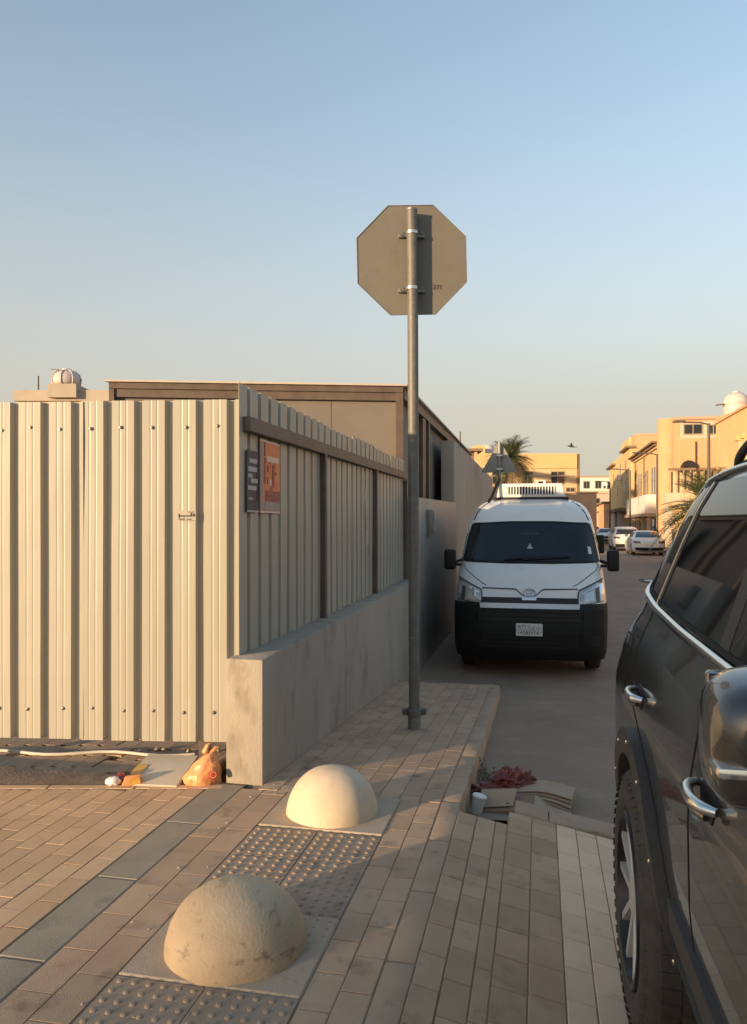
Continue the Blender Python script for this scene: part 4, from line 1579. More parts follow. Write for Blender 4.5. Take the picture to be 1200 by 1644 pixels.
# ================================================================== FAR STREET
def abox(mb, a0, a1, b0, b1, z0, z1, off=Vector()):
    q = []
    for z in (z0, z1):
        for a, b in ((a0, b0), (a1, b0), (a1, b1), (a0, b1)):
            q.append(P(a, b, z) - off)
    return mb.add(q, [(0, 3, 2, 1), (4, 5, 6, 7), (0, 1, 5, 4), (1, 2, 6, 5), (2, 3, 7, 6), (3, 0, 4, 7)])


class Bld:
    """a house in the street frame or square to the viewer; faces: 'S' street side (low a), 'F' end facing the viewer"""

    def __init__(s, name, label, cat, a0, a1, b0, b1, z1, mat, square=False, z0=-.6, group=None):
        s.sq = square
        s.a0, s.a1, s.b0, s.b1, s.z0, s.z1 = a0, a1, b0, b1, z0, z1
        s.root = empty(name, s.pt(a0, b0, z0))
        tag(s.root, label, cat, group)
        s.off = s.root.location.copy()
        s.part('wall', a0, a1, b0, b1, z0, z1, mat)

    def pt(s, a, b, z):
        if s.sq == 'turned':
            return P(8.72 + a - 20.1, 55.07 + b - 52, z)
        return Vector((a, b, z)) if s.sq else P(a, b, z)

    def part(s, name, a0, a1, b0, b1, z0, z1, mat, parent=None, bevel=0.0):
        mb = MB()
        q = []
        for z in (z0, z1):
            for a, b in ((a0, b0), (a1, b0), (a1, b1), (a0, b1)):
                q.append(s.pt(a, b, z) - s.off)
        mb.add(q, [(0, 3, 2, 1), (4, 5, 6, 7), (0, 1, 5, 4), (1, 2, 6, 5), (2, 3, 7, 6), (3, 0, 4, 7)])
        return mb.build(name, mat, parent or s.root, bevel=bevel)

    def parapet(s, h=.25, o=.12, mat='trim_brown', t=.5):
        s.part('cornice', s.a0 - o, s.a1 + o, s.b0 - o, s.b1 + o, s.z1 - h, s.z1 + .02, mat)

    def win(s, face, u, v, w, h, mat='dark_glass', frame='window_frame', bars=1):
        """window centred at (u, v) on a face"""
        d = .06
        if face == 'S':
            f = s.part('window', s.a0 - d, s.a0 + .02, u - w / 2 - .07, u + w / 2 + .07, v - h / 2 - .07, v + h / 2 + .07, frame)
            s.part('pane', s.a0 - d - .004, s.a0 - d + .02, u - w / 2, u + w / 2, v - h / 2, v + h / 2, mat, f)
            for k in range(bars):
                uu = u - w / 2 + w * (k + 1) / (bars + 1)
                s.part('glazing_bar', s.a0 - d - .02, s.a0 - d - .002, uu - .03, uu + .03, v - h / 2, v + h / 2, frame, f)
        else:
            f = s.part('window', u - w / 2 - .07, u + w / 2 + .07, s.b0 - d, s.b0 + .02, v - h / 2 - .07, v + h / 2 + .07, frame)
            s.part('pane', u - w / 2, u + w / 2, s.b0 - d - .004, s.b0 - d + .02, v - h / 2, v + h / 2, mat, f)
            for k in range(bars):
                uu = u - w / 2 + w * (k + 1) / (bars + 1)
                s.part('glazing_bar', uu - .03, uu + .03, s.b0 - d - .02, s.b0 - d - .002, v - h / 2, v + h / 2, frame, f)


Zg = -.32
# pavement on the right side of the street
rs = MB(); abox(rs, 7.6, 8.1, 16, 110, -.7, -.16)
structure(rs.build('right_pavement', 'kerb', bevel=.02))

# --- right, nearest: long house with tall pilasters above its garden wall
h1 = Bld('house', 'orange house with a row of tall ribs above the garden wall', 'house', 10.4, 22, 24, 49.5, 7.55, 'paint_yellow')
for k in range(17):
    b = 25 + k * 1.15
    h1.part('pilaster', 10.22, 10.4, b, b + .34, 2.5, 5.9, 'paint_cream')
    h1.part('pilaster_cap', 10.10, 10.4, b - .08, b + .42, 5.9, 6.15, 'paint_yellow')
    h1.part('recess', 10.385, 10.398, b + .42, b + 1.06, 2.6, 5.8, 'paint_tan')
h1.part('cornice', 10.3, 22, 24, 49.6, 7.5, 7.62, 'paint_orange')
gw1 = empty('garden_wall', P(8.1, 24, -.3)); tag(gw1, 'tall cream garden wall on the right side of the street', 'wall')
for k in range(8):
    mb = MB(); abox(mb, 8.1, 8.35, 24 + k * 2.9, 26.88 + k * 2.9, -.6, 3.35, gw1.location); mb.build('wall_panel', 'paint_pink' if k % 2 else 'paint_cream', gw1)
    mb = MB(); abox(mb, 8.04, 8.4, 26.86 + k * 2.9 - .14, 26.86 + k * 2.9 + .16, -.6, 3.5, gw1.location); mb.build('pier', 'paint_cream', gw1)
    mb = MB(); abox(mb, 8.05, 8.4, 24.15 + k * 2.9, 26.7 + k * 2.9, 3.352, 3.45, gw1.location); mb.build('coping', 'paint_orange', gw1)
for k in range(22):
    mb = MB(); abox(mb, 8.07, 8.098, 38.4 + k * .36, 38.4 + k * .36 + .1, 1.9, 3.3, gw1.location); mb.build('lattice_slat', 'paint_cream', gw1)
gp = Bld('gateway', 'sunlit cream gateway with a dark door on the right pavement', 'gateway', 7.75, 8.6, 46.2, 48.6, 2.55, 'paint_yellow')
gp.part('canopy', 7.35, 8.7, 45.9, 48.9, 2.56, 2.82, 'paint_cream')
gp.part('door', 8.18, 8.5, 46.15, 46.2, -.3, 2.1, 'dark_glass')
gp.part('lintel', 7.9, 8.45, 46.1, 46.2, 2.15, 2.4, 'trim_brown')
gp.part('notice', 8.0, 8.1, 46.16, 46.2, .9, 1.35, 'trim_brown')
# --- block with the rounded corner
h2 = Bld('house', 'orange two storey block with rounded corner and vent openings below its roof', 'house', 20.1, 27, 52, 57.2, 8.62, 'paint_orange', 'turned')
cx, cy, rr = 20.1, 52.75, .78
mb = MB()
mb.lathe([(0, -.6), (rr, -.6), (rr, 8.7), (0, 8.7)], 28, Matrix.Translation(h2.pt(cx, cy, 0) - h2.off))
mb.build('round_corner', 'paint_orange', h2.root, True, angle=40)
h2.part('bay', 20.75, 21.6, 51.75, 52.0, 3.6, 7.1, 'paint_orange')
h2.part('recess', 20.7, 24.4, 51.985, 51.998, 7.3, 8.4, 'paint_pink')
h2.win('F', 21.5, 7.9, 1.1, .6)
h2.win('F', 23.1, 7.85, 1.3, .55, bars=3)
h2.part('cornice', 20.3, 27, 51.85, 57.3, 8.55, 8.75, 'paint_tan')
mb = MB(); mb.lathe([(0, 0), (.55, 0)], 16, Matrix.Translation(h2.pt(21.2, 51.72, 5.25) - h2.off) @ Matrix.Rotation(STREET_ROT, 4, 'Z') @ Matrix.Rotation(R(90), 4, 'X'), 0, math.pi)
mb.build('arch_window', 'dark_glass', h2.root)
for k in range(12):
    h2.part('railing_post', 19.9 + k * .42, 19.9 + k * .42 + .07, 51.1, 51.2, 3.6, 5.1, 'paint_tan')
h2.part('railing_top', 19.8, 25.2, 51.08, 51.22, 5.1, 5.25, 'trim_brown')
h2.part('terrace', 19.6, 25.3, 51.05, 52, -.6, 3.6, 'stone_clad')
h2.part('screen_panel', 19.95, 25.0, 51.3, 51.4, 3.6, 5.0, 'paint_cream')
# --- cream house with slim windows and stepped eaves
h3 = Bld('house', 'cream house with slim arched windows and dark stepped eaves', 'house', 8.7, 13, 60.5, 75, 7.55, 'paint_yellow')
for (o, z, hh) in ((.55, 7.55, .14), (.35, 7.36, .12), (.18, 7.2, .1)):
    h3.part('eave', 8.7 - o, 13 + o, 60.5 - o, 75 + o, z, z + hh, 'trim_brown' if o > .3 else 'paint_cream')
for b in (62.0, 63.3, 66.0, 67.3, 70.0, 71.4):
    h3.win('S', b, 4.7, .55, 2.3, bars=0)
h3.win('F', 10.0, 4.6, .6, 2.0, bars=0)
h3.part('shop_fascia', 7.9, 8.69, 61, 74.5, 2.35, 3.75, 'paint_white')
h3.part('shop_canopy', 7.7, 8.69, 61, 74.5, 2.1, 2.34, 'paint_tan')
for k in range(5):
    h3.part('shop_column', 8.0, 8.25, 61.2 + k * 3.2, 61.5 + k * 3.2, -.5, 2.1, 'paint_tan')
    h3.part('shop_front', 8.62, 8.69, 61.8 + k * 3.0, 63.8 + k * 3.0, -.4, 1.9, 'dark_glass')
# --- tall yellow house further on
h4 = Bld('house', 'tall yellow house with a raised stair block, far down the right side', 'house', 8.6, 15, 78, 100, 8.9, 'paint_yellow')
h4.part('stair_block', 9.4, 15, 81, 92, 8.9, 10.6, 'paint_orange')
h4.part('stair_block', 9.2, 9.4, 84, 92, 8.9, 10.6, 'paint_yellow')
h4.part('eave', 8.2, 9.2, 77.6, 84, 8.9, 9.1, 'trim_brown')
h4.part('eave', 8.2, 9.2, 92, 100.5, 8.3, 8.5, 'trim_brown')
h4.win('S', 82, 5.3, .9, .9)
h4.win('S', 90, 5.3, .9, .9)
h4.win('S', 95, 2.4, .9, 1.5)
h4.part('canopy', 7.6, 8.6, 78, 92, 2.8, 3.1, 'trim_brown')
h4.part('garage', 7.9, 8.6, 79, 83, -.5, 2.8, 'paint_pink')
h4.part('garage', 7.9, 8.6, 85.5, 91, -.5, 2.8, 'paint_pink')
h5 = Bld('house', 'small lit pier house with a dark opening at the street bend', 'house', 8.2, 12, 103, 112, 4.4, 'paint_orange')
h5.win('S', 106, 2.0, .8, 1.5); h5.win('S', 109, 2.0, .8, 1.5)
h5.part('cornice', 7.9, 12.2, 102.8, 112.2, 4.2, 4.45, 'trim_brown')
# --- closing the view: pale houses at the bend
h6 = Bld('house', 'pale far house with flat roof at the bend of the street', 'house', 36.5, 50, 138, 150, 10.2, 'paint_white', True)
for (x, z) in ((38.2, 8.6), (40.3, 8.6), (42.5, 8.6), (38.2, 5.5), (40.3, 5.5)):
    h6.win('F', x, z, 1.0, 1.2)
h6.part('balcony', 36.3, 44, 136.8, 138, 6.6, 7.5, 'paint_cream')
h6.part('cornice', 36.2, 50.2, 137.7, 150.2, 10.0, 10.25, 'paint_tan')
h7 = Bld('house', 'low tan house in front of the pale far house', 'house', 26.5, 42, 108, 118, 6.0, 'paint_pink', True)
h7.win('F', 28.5, 4.6, 1.3, 1.1); h7.win('F', 31.2, 4.6, 1.0, 1.1); h7.win('F', 34.0, 4.3, 1.3, 1.0)
h7.part('cornice', 26.3, 42.2, 107.8, 118.2, 5.85, 6.05, 'paint_pink')
h7.part('band', 26.45, 42, 107.9, 108, 3.1, 3.35, 'trim_brown')
# --- cream house behind the palm
h8 = Bld('house', 'cream flat roofed house behind the palm tree, at the end of the street', 'house', 9.0, 18.5, 70, 82, 7.85, 'paint_cream', True)
h8.part('parapet', 8.9, 18.6, 69.85, 70.0, 6.6, 7.95, 'paint_yellow')
h8.part('side_return', 18.5, 18.75, 69.85, 82, -.5, 7.9, 'trim_brown')
h8.part('band', 8.95, 18.5, 69.93, 70, 5.85, 6.0, 'paint_tan')
h8.win('F', 16.75, 5.75, 1.15, 1.05); h8.win('F', 14.0, 5.75, .9, 1.0); h8.win('F', 11.4, 5.75, 1.1, 1.05)
h8.win('F', 17.9, 4.45, .7, .7)
h8.part('lower_wing', 15.3, 19.9, 68.6, 69.8, -.5, 4.3, 'paint_tan')
h8.part('lower_wing_coping', 15.2, 20.0, 68.5, 69.9, 4.3, 4.42, 'paint_pink')
mb = MB(); mb.lathe([(0, 0), (.75, 0), (.75, 1.0), (.55, 1.25), (0, 1.35)], 20, Matrix.Translation(Vector((10.9, 74, 7.85)) - h8.off)); mb.build('water_tank', 'tank', h8.root, True, angle=40)
h8.part('stair_block', 9.3, 10.3, 71, 74, 7.85, 8.8, 'paint_yellow')
h9 = Bld('house', 'tan house with open roof terrace beyond the tall plastered wall', 'house', 5.3, 7.75, 58, 66, 5.6, 'paint_pink', True)
h9.part('roof_slab', 5.1, 8.2, 57.6, 66.2, 7.0, 7.2, 'trim_brown')
for x in (5.6, 6.6, 7.6):
    h9.part('terrace_post', x, x + .22, 57.9, 58.1, 5.6, 7.0, 'paint_cream')
h9.part('terrace_screen', 7.1, 7.75, 58.2, 59, 5.6, 6.9, 'trim_brown')

# --- roof tank of the right-hand house
tk = empty('water_tank', P(11.3, 48.6, 7.9)); tag(tk, 'round pale water tank on the roof of the orange house', 'water tank')
mb = MB(); mb.lathe([(0, 0), (.66, 0), (.7, .1), (.7, .85), (.6, 1.1), (.35, 1.3), (0, 1.34)], 28); mb.build('tank_shell', 'tank', tk, True, angle=50)
mb = MB(); mb.box(-.8, -.8, -.4, .8, .8, 0); mb.build('plinth', 'paint_orange', tk)
mb = MB(); mb.lathe([(.22, 1.3), (.22, 1.4), (0, 1.42)], 16); mb.build('lid', 'tank', tk)
for z in (.25, .6):
    mb = MB(); mb.lathe([(.70, z), (.73, z + .03), (.73, z + .08), (.70, z + .11)], 28); mb.build('hoop', 'tank', tk, True)
mb = MB(); mb.tube([(-1.3, -.3, .55), (-.9, -.2, .62), (1.6, 1.2, .78)], .05, 6); mb.build('pipe', 'trim_brown', tk)

# --- street lamps
def lamp(b, label):
    t = empty('street_lamp', P(7.15, b, -.2), STREET_ROT)
    tag(t, label, 'street lamp', 'street lamps on the right pavement')
    mb = MB(); mb.tube([(0, 0, 0), (0, 0, 6.05)], [.085, .055], 10); mb.build('pole', 'lamp_grey', t, True)
    mb = MB(); mb.box(-.13, -.13, 0, .13, .13, .35); mb.build('base', 'lamp_grey', t, bevel=.02)
    mb = MB(); mb.tube([(0, 0, 6.0), (-.35, 0, 6.1), (-1.05, 0, 6.13)], .035, 8); mb.build('arm', 'lamp_grey', t, True)
    mb = MB(); mb.prism([(-.95, -.09), (-.95, .09), (-1.4, .11), (-1.5, 0), (-1.4, -.11)], 6.12, 6.2); mb.build('lamp_head', 'lamp_grey', t, bevel=.02)


lamp(35.4, 'nearest street lamp, rising above the garden wall on the right')
lamp(50.2, 'street lamp beside the white shop fascia, second along the right pavement')
lamp(64.6, 'street lamp in front of the tall yellow house, third along the right pavement')
lamp(82.5, 'farthest street lamp, slim and faint near the street bend')

# --- triangular warning sign seen from the back
ts = empty('warning_sign', P(-1.02, 20.6, z_road(20.6)), STREET_ROT)
tag(ts, 'back of a triangular road sign behind the van', 'road sign')
mb = MB(); mb.tube([(0, 0, 0), (0, 0, 4.15)], .04, 12); mb.build('pole', 'galvanised', ts, True)
tri = []
for k in range(3):
    t = R(90 + 120 * k)
    cx_, cz_ = .5 * math.cos(t), .5 * math.sin(t)
    for d in (-18, 0, 18):
        tt = t + R(d)
        tri.append((cx_ + .045 * math.cos(tt) * 1.0, cz_ + .045 * math.sin(tt)))
mt = Matrix.Translation((0, .075, 3.62)) @ Matrix.Rotation(R(90), 4, 'X')
mb = MB(); mb.prism(tri, -.004, 0, mt); mb.build('sign_plate', 'galvanised', ts)
for z in (3.42, 3.78):
    mb = MB(); mb.box(-.09, -.046, z - .02, .09, .072, z + .02); mb.build('clamp_bar', 'steel_bright', ts)
    for bx in (-.07, .07):
        mb = MB(); mb.lathe([(.012, 0), (.012, .02), (0, .021)], 6, cyl_mtx((bx, -.046, z), (0, -1, 0))); mb.build('bolt', 'screw', ts)

# --- palms
def frond_mesh(L, seed, droop):
    r = random.Random(seed)
    vs, fs = [], []

    def quad(a, b, c, d):
        n = len(vs)
        vs.extend((a, b, c, d)); fs.append((n, n + 1, n + 2, n + 3))
    N = 30
    spine = []
    for k in range(N + 1):
        t = k / N
        spine.append(Vector((L * t * (1 - .12 * t * droop), 0, L * (.55 * t - (.55 + droop * .5) * t * t))))
    for k in range(N):
        a, b = spine[k], spine[k + 1]
        w = .022 * (1 - .8 * k / N)
        quad(a + Vector((0, w, 0)), a - Vector((0, w, 0)), b - Vector((0, w, 0)), b + Vector((0, w, 0)))
        quad(a + Vector((0, 0, w)), a - Vector((0, 0, w)), b - Vector((0, 0, w)), b + Vector((0, 0, w)))
        t = k / N
        if t < .12:
            continue
        ll = L * .24 * math.sin(math.pi * min(1, .15 + t * .85)) ** .7 + .04
        for sg in (-1, 1):
            for h in (0, .5):
                q = a.lerp(b, h)
                d = (b - a).normalized()
                tip = q + Vector((0, sg, 0)) * ll * r.uniform(.75, 1.0) + d * ll * r.uniform(.5, .9) + Vector((0, 0, ll * r.uniform(-.25, .28)))
                quad(q, q + d * .03 * L / 2, tip + d * .004, tip)
    me = bpy.data.meshes.new('frond')
    me.from_pydata([tuple(v) for v in vs], [], fs)
    me.materials.append(M['frond'])
    return me


FM = [frond_mesh(1.0, k, d) for k, d in enumerate((.35, .8, 1.3, 1.9))]
FD = FM[3].copy(); FD.materials.clear(); FD.materials.append(M['frond_dry'])


def palm(loc, h, L, n, label, seed, rt=.17):
    r = random.Random(seed)
    t = empty('palm_tree', loc); tag(t, label, 'palm tree', 'palm trees')
    mb = MB()
    pts, rad = [], []
    K = max(6, int(h / .22))
    for k in range(K + 1):
        u = k / K
        pts.append((.10 * math.sin(u * 2 + seed), .08 * u, h * u)); rad.append(rt * (1.15 - .3 * u) * (1.06 if k % 2 else .96))
    mb.tube(pts, rad, 12); mb.build('trunk', 'bark', t)
    top = Vector(pts[-1])
    for k in range(n):
        u = k / n
        el = 78 - 95 * u + r.uniform(-8, 8)
        az = k * 137.5 + r.uniform(-15, 15)
        kind = 0 if u < .25 else 1 if u < .55 else 2 if u < .85 else 3
        o = bpy.data.objects.new('frond', FM[kind] if u < .9 else FD)
        COL.objects.link(o); o.parent = t
        mt = Matrix.Translation(top + Vector((0, 0, .05 - .25 * u))) @ Matrix.Rotation(R(az), 4, 'Z') @ Matrix.Rotation(R(-el + 12), 4, 'Y') @ Matrix.Scale(L * r.uniform(.85, 1.1), 4)
        o.matrix_basis = mt


pc = pix(822, 742, 60)
palm((pc.x, 60, z_road(58)), pc.z - z_road(58), 2.25, 54, 'dark date palm in front of the cream house, above the van roof', 4, .2)
palm((15.35, 34.6, -.2), 1.9, 2.7, 64, 'low date palm with arching fronds beyond the dark car', 9, .26)

# --- bird
bd = empty('flying_bird', pix(918, 717, 30)); tag(bd, 'small dark bird flying above the far houses', 'bird')
mb = MB(); mb.tube([(-.13, 0, -.01), (-.07, 0, .0), (.02, 0, .01), (.09, 0, .012), (.14, 0, .02), (.17, 0, .018)], [.008, .03, .042, .03, .022, .004], 8); mb.build('body', 'feather', bd, True)
for sg in (-1, 1):
    mb = MB()
    pr = [(.05, 0, .02), (.03, sg * .12, .075), (-.02, sg * .24, .10), (-.05, sg * .13, .06), (-.06, 0, .015)]
    mb.add([Vector(p) for p in pr] + [Vector(p) - Vector((0, 0, .008)) for p in pr], [(0, 1, 2, 3, 4), (9, 8, 7, 6, 5)] + [(i, i + 5, (i + 1) % 5 + 5, (i + 1) % 5) for i in range(5)])
    mb.build('wing', 'feather', bd)
mb = MB(); mb.add([(-.12, -.012, 0), (-.12, .012, 0), (-.2, .035, .0), (-.2, -.035, 0), (-.12, -.012, -.008), (-.12, .012, -.008), (-.2, .035, -.006), (-.2, -.035, -.006)],
                  [(0, 1, 2, 3), (7, 6, 5, 4), (0, 4, 5, 1), (1, 5, 6, 2), (2, 6, 7, 3), (3, 7, 4, 0)]); mb.build('tail', 'feather', bd)
bd.rotation_euler = (R(12), R(-8), R(150))

# --- air conditioners, roof clutter and cables on the far houses
def ac_unit(h, face, u, v):
    if face == 'S':
        o_ = h.part('air_conditioner', h.a0 - .45, h.a0 - .02, u - .4, u + .4, v, v + .6, 'white_plastic', bevel=.03)
        h.part('fan_grille', h.a0 - .462, h.a0 - .45, u - .3, u + .12, v + .1, v + .5, 'seam', o_)
    else:
        o_ = h.part('air_conditioner', u - .4, u + .4, h.b0 - .45, h.b0 - .02, v, v + .6, 'white_plastic', bevel=.03)
        h.part('fan_grille', u - .3, u + .12, h.b0 - .462, h.b0 - .45, v + .1, v + .5, 'seam', o_)


ac_unit(h4, 'S', 85.5, 6.2)
ac_unit(h8, 'F', 15.2, 4.9); ac_unit(h8, 'F', 12.8, 6.2); ac_unit(h7, 'F', 32.6, 3.7); ac_unit(h6, 'F', 41.4, 7.9)
h4.win('S', 86.5, 7.4, .8, 1.1); h4.win('S', 81.2, 7.4, .8, 1.1); h4.win('S', 94, 6.8, .8, 1.1)
h3.part('rain_pipe', 8.58, 8.68, 68.0, 68.12, 3.8, 7.2, 'trim_brown'); h3.part('rain_pipe', 8.58, 8.68, 74.0, 74.12, 3.8, 7.2, 'trim_brown')
h2.win('F', 25.6, 5.6, 1.0, 1.4)

# --- parked cars down the street
SED = [(.20, .80, .20, 4.60, .5, .4), (.30, .87, .08, 4.74, .55, .45), (.55, .91, .0, 4.80, .6, .5), (.72, .915, .05, 4.80, .6, .5), (.82, .90, .35, 4.78, .6, .5), (.92, .885, 1.05, 4.72, .5, .5), (1.0, .86, 1.35, 4.55, .4, .45),
       (1.04, .83, 1.45, 4.20, .35, .4), (1.20, .74, 1.80, 3.85, .32, .35), (1.34, .66, 2.15, 3.45, .3, .3), (1.41, .58, 2.4, 3.2, .3, .3), (1.44, .40, 2.65, 2.95, .2, .2)]
HAT = [(.24, .80, .20, 4.25, .5, .35), (.34, .88, .08, 4.38, .55, .38), (.62, .925, .0, 4.42, .6, .4), (.85, .925, .08, 4.42, .6, .4), (.96, .91, .45, 4.40, .55, .4), (1.06, .89, 1.0, 4.36, .5, .4), (1.12, .865, 1.15, 4.32, .4, .4),
       (1.30, .79, 1.5, 4.18, .35, .38), (1.50, .71, 1.9, 3.98, .3, .35), (1.60, .63, 2.2, 3.75, .3, .35), (1.65, .45, 2.6, 3.4, .2, .3)]


def parked(loc, rz, lv, paint, label, kind):
    t = empty('parked_car', loc, rz); tag(t, label, 'car', 'cars parked down the street')
    S = Shell(lv, p=3.8, pr=4.2)
    zs = []
    for A, B in zip(lv, lv[1:]):
        zs += [A[0], (A[0] + B[0]) / 2]
    zs.append(lv[-1][0])
    r = .33 if kind == 'sedan' else .36
    wb = (.92, 3.68) if kind == 'sedan' else (.82, 3.50)
    S.mesh('body', paint, t, zs, [(wb[0], r, r + .055), (wb[1], r, r + .055)], nc=12, ns=24, angle=45)
    F_, B_ = front_surf(S), rear_surf(S)
    if kind == 'sedan':
        zb, zt, y0, y1 = 1.05, 1.36, 1.95, 3.75
    else:
        zb, zt, y0, y1 = 1.13, 1.53, 1.75, 4.05
    wb_, wt_ = S.at(zb)[0] * .84, S.at(zt)[0] * .86
    patch('windscreen', F_, [(-wt_, zt), (-wb_, zb)], [(wt_, zt), (wb_, zb)], 'dark_glass', t, .006, 10, 6)
    patch('rear_screen', B_, [(-wt_, zt), (-wb_, zb)], [(wt_, zt), (wb_, zb)], 'dark_glass', t, .006, 10, 6)
    zl = .74 if kind == 'sedan' else .86
    for sg in (-1, 1):
        Q = side_surf(S, sg)
        m_ = (y0 + y1) / 2
        patch('side_window', Q, U(sg, [(y0 + .42, zt - .02), (y0 - .05, zb + .03)]), U(sg, [(m_ - .04, zt - .02), (m_ - .04, zb + .03)]), 'dark_glass', t, .005, 6, 5)
        patch('side_window', Q, U(sg, [(m_ + .04, zt - .02), (m_ + .04, zb + .03)]), U(sg, [(y1 - .42, zt - .02), (y1 - .1, zb + .03)]), 'dark_glass', t, .005, 6, 5)
        patch('tail_light', B_, [(sg * .50, zl + .10), (sg * .48, zl - .03)], [(sg * .84, zl + .12), (sg * .86, zl - .01)], 'tail_red', t, .008, 6, 4)
        patch('headlight', F_, [(sg * .52, zl - .02), (sg * .52, zl - .12)], [(sg * .84, zl + .04), (sg * .86, zl - .08)], 'lens', t, .008, 6, 4)
        for y in wb:
            wheel(t, (sg * (S.at(r)[0] - .005), y, r), sg, r, .2, 'alloy', 5, False)
        mb = MB(); mb.box(min(sg * .86, sg * 1.05), y0 - .1, zb + .02, max(sg * .86, sg * 1.05), y0 + .02, zb + .15); mb.build('mirror', paint, t, bevel=.03, seg=2)
    patch('rear_bumper', B_, [(-.78, .48), (-.72, .28)], [(.78, .48), (.72, .28)], 'van_black', t, .012, 10, 3)
    patch('number_plate', B_, [(-.2, zl - .03), (-.2, zl - .14)], [(.2, zl - .03), (.2, zl - .14)], 'plate', t, .012, 4, 2)
    patch('number_plate', F_, [(-.2, .5), (-.2, .4)], [(.2, .5), (.2, .4)], 'plate', t, .014, 4, 2)
    patch('grille', F_, [(-.45, zl - .06), (-.4, .52)], [(.45, zl - .06), (.4, .52)], 'grille_black', t, .01, 8, 4)
    patch('lower_intake', F_, [(-.6, .38), (-.55, .26)], [(.6, .38), (.55, .26)], 'grille_black', t, .01, 8, 3)
    patch('trunk_trim', B_, [(-.40, zl + .09), (-.40, zl + .065)], [(.40, zl + .09), (.40, zl + .065)], 'chrome', t, .01, 6, 2)
    return t


# heading away from the viewer: the car's rear faces us, so turn it round
def away(a, b):
    return P(a, b + 4.6, z_road(b + 2)), STREET_ROT + math.pi


l_, r_ = away(6.15, 46.2); parked(l_, r_, SED, 'car_white', 'white saloon with its rear to the viewer, nearest on the right kerb', 'sedan')
l_, r_ = away(5.85, 54.3); parked(l_, r_, HAT, 'car_white', 'white hatchback parked just beyond the white saloon', 'hatch')
parked(P(6.3, 75, z_road(75)), STREET_ROT, SED, 'car_white', 'white saloon facing the viewer beside the van, far down the street', 'sedan')
parked(P(5.6, 84, z_road(84)), STREET_ROT, HAT, 'car_dark', 'dark car half hidden behind the far white saloon', 'hatch')

# --- left background: flat roofed house with water tank
h10 = Bld('house', 'cream flat roofed house whose roof shows above the left of the metal fence', 'house', -13.9, -9.9, 30, 40, 6.55, 'paint_cream', True)
h10.part('parapet', -14.0, -9.8, 29.85, 30, 6.3, 6.72, 'plaster')
h10.part('stair_block', -12.55, -11.45, 29.6, 31, 6.4, 6.92, 'plaster')
h10.part('side_wing', -11.3, -10.2, 30.5, 34, 6.3, 6.78, 'paint_tan')
tk = empty('water_tank', (-12.05, 30.2, 6.92)); tag(tk, 'white ribbed water tank on the roof behind the left of the fence', 'water tank')
mb = MB(); mb.lathe([(0, 0), (.45, 0), (.54, .08), (.56, .25), (.50, .42), (.36, .54), (.18, .60), (0, .61)], 24); mb.build('tank_shell', 'tank', tk, True, angle=50)
for k in range(8):
    mt = Matrix.Rotation(R(45 * k), 4, 'Z')
    mb = MB(); mb.tube([mt @ Vector(v) for v in ((.50, 0, .02), (.565, 0, .10), (.58, 0, .25), (.52, 0, .43), (.37, 0, .56), (.19, 0, .62))], .022, 6); mb.build('rib', 'tank', tk, True)
mb = MB(); mb.lathe([(.16, .6), (.16, .68), (0, .69)], 14); mb.build('lid', 'tank', tk)
mb = MB(); mb.tube([(-.6, .05, .25), (.62, -.05, .24)], .02, 6); mb.tube([(-.5, -.3, .62), (-.2, -.3, .60), (-.2, -.3, .2)], .02, 6); mb.build('pipe', 'trim_brown', tk)
an = empty('roof_mast', (-13.2, 30.3, 6.5)); tag(an, 'thin mast on the flat roof left of the white water tank', 'mast')
mb = MB(); mb.tube([(0, 0, 0), (0, 0, .85)], .03, 6); mb.build('mast', 'brown_steel', an)
mb = MB(); mb.tube([(.0, 0, .1), (.3, 0, .2)], .02, 6); mb.box(-.08, -.08, 0, .08, .08, .08); mb.build('bracket', 'brown_steel', an)

# --- worn patch and cover in the road
rp = MB()
poly = [(3.95 + .62 * math.cos(t) * (1 + .12 * math.sin(3 * t)), 27.0 + 1.5 * math.sin(t) * (1 + .1 * math.cos(2 * t))) for t in [2 * math.pi * k / 22 for k in range(22)]]
ring = [P(a, b, asphalt_z(a, b) + .012) for a, b in poly]
rp.add(ring + [v - Vector((0, 0, .05)) for v in ring], [tuple(range(22)), tuple(reversed(range(22, 44)))] + [(i, i + 22, (i + 1) % 22 + 22, (i + 1) % 22) for i in range(22)])
rp_o = structure(rp.build('road_patch', 'asphalt_patch'))
mc = empty('manhole_cover', P(3.8, 27.3, asphalt_z(3.8, 27.3) + .01)); tag(mc, 'pale round manhole cover in the worn patch of road right of the van', 'manhole cover')
mb = MB(); mb.lathe([(0, .022), (.26, .022), (.28, .018), (.34, .016), (.36, -.03)], 24); mb.build('cover', 'paint_white', mc)
mb = MB()
for k in range(-3, 4):
    mb.box(-.2, k * .06 - .012, .022, .2, k * .06 + .012, .028)
mb.build('grip_bars', 'paint_white', mc)

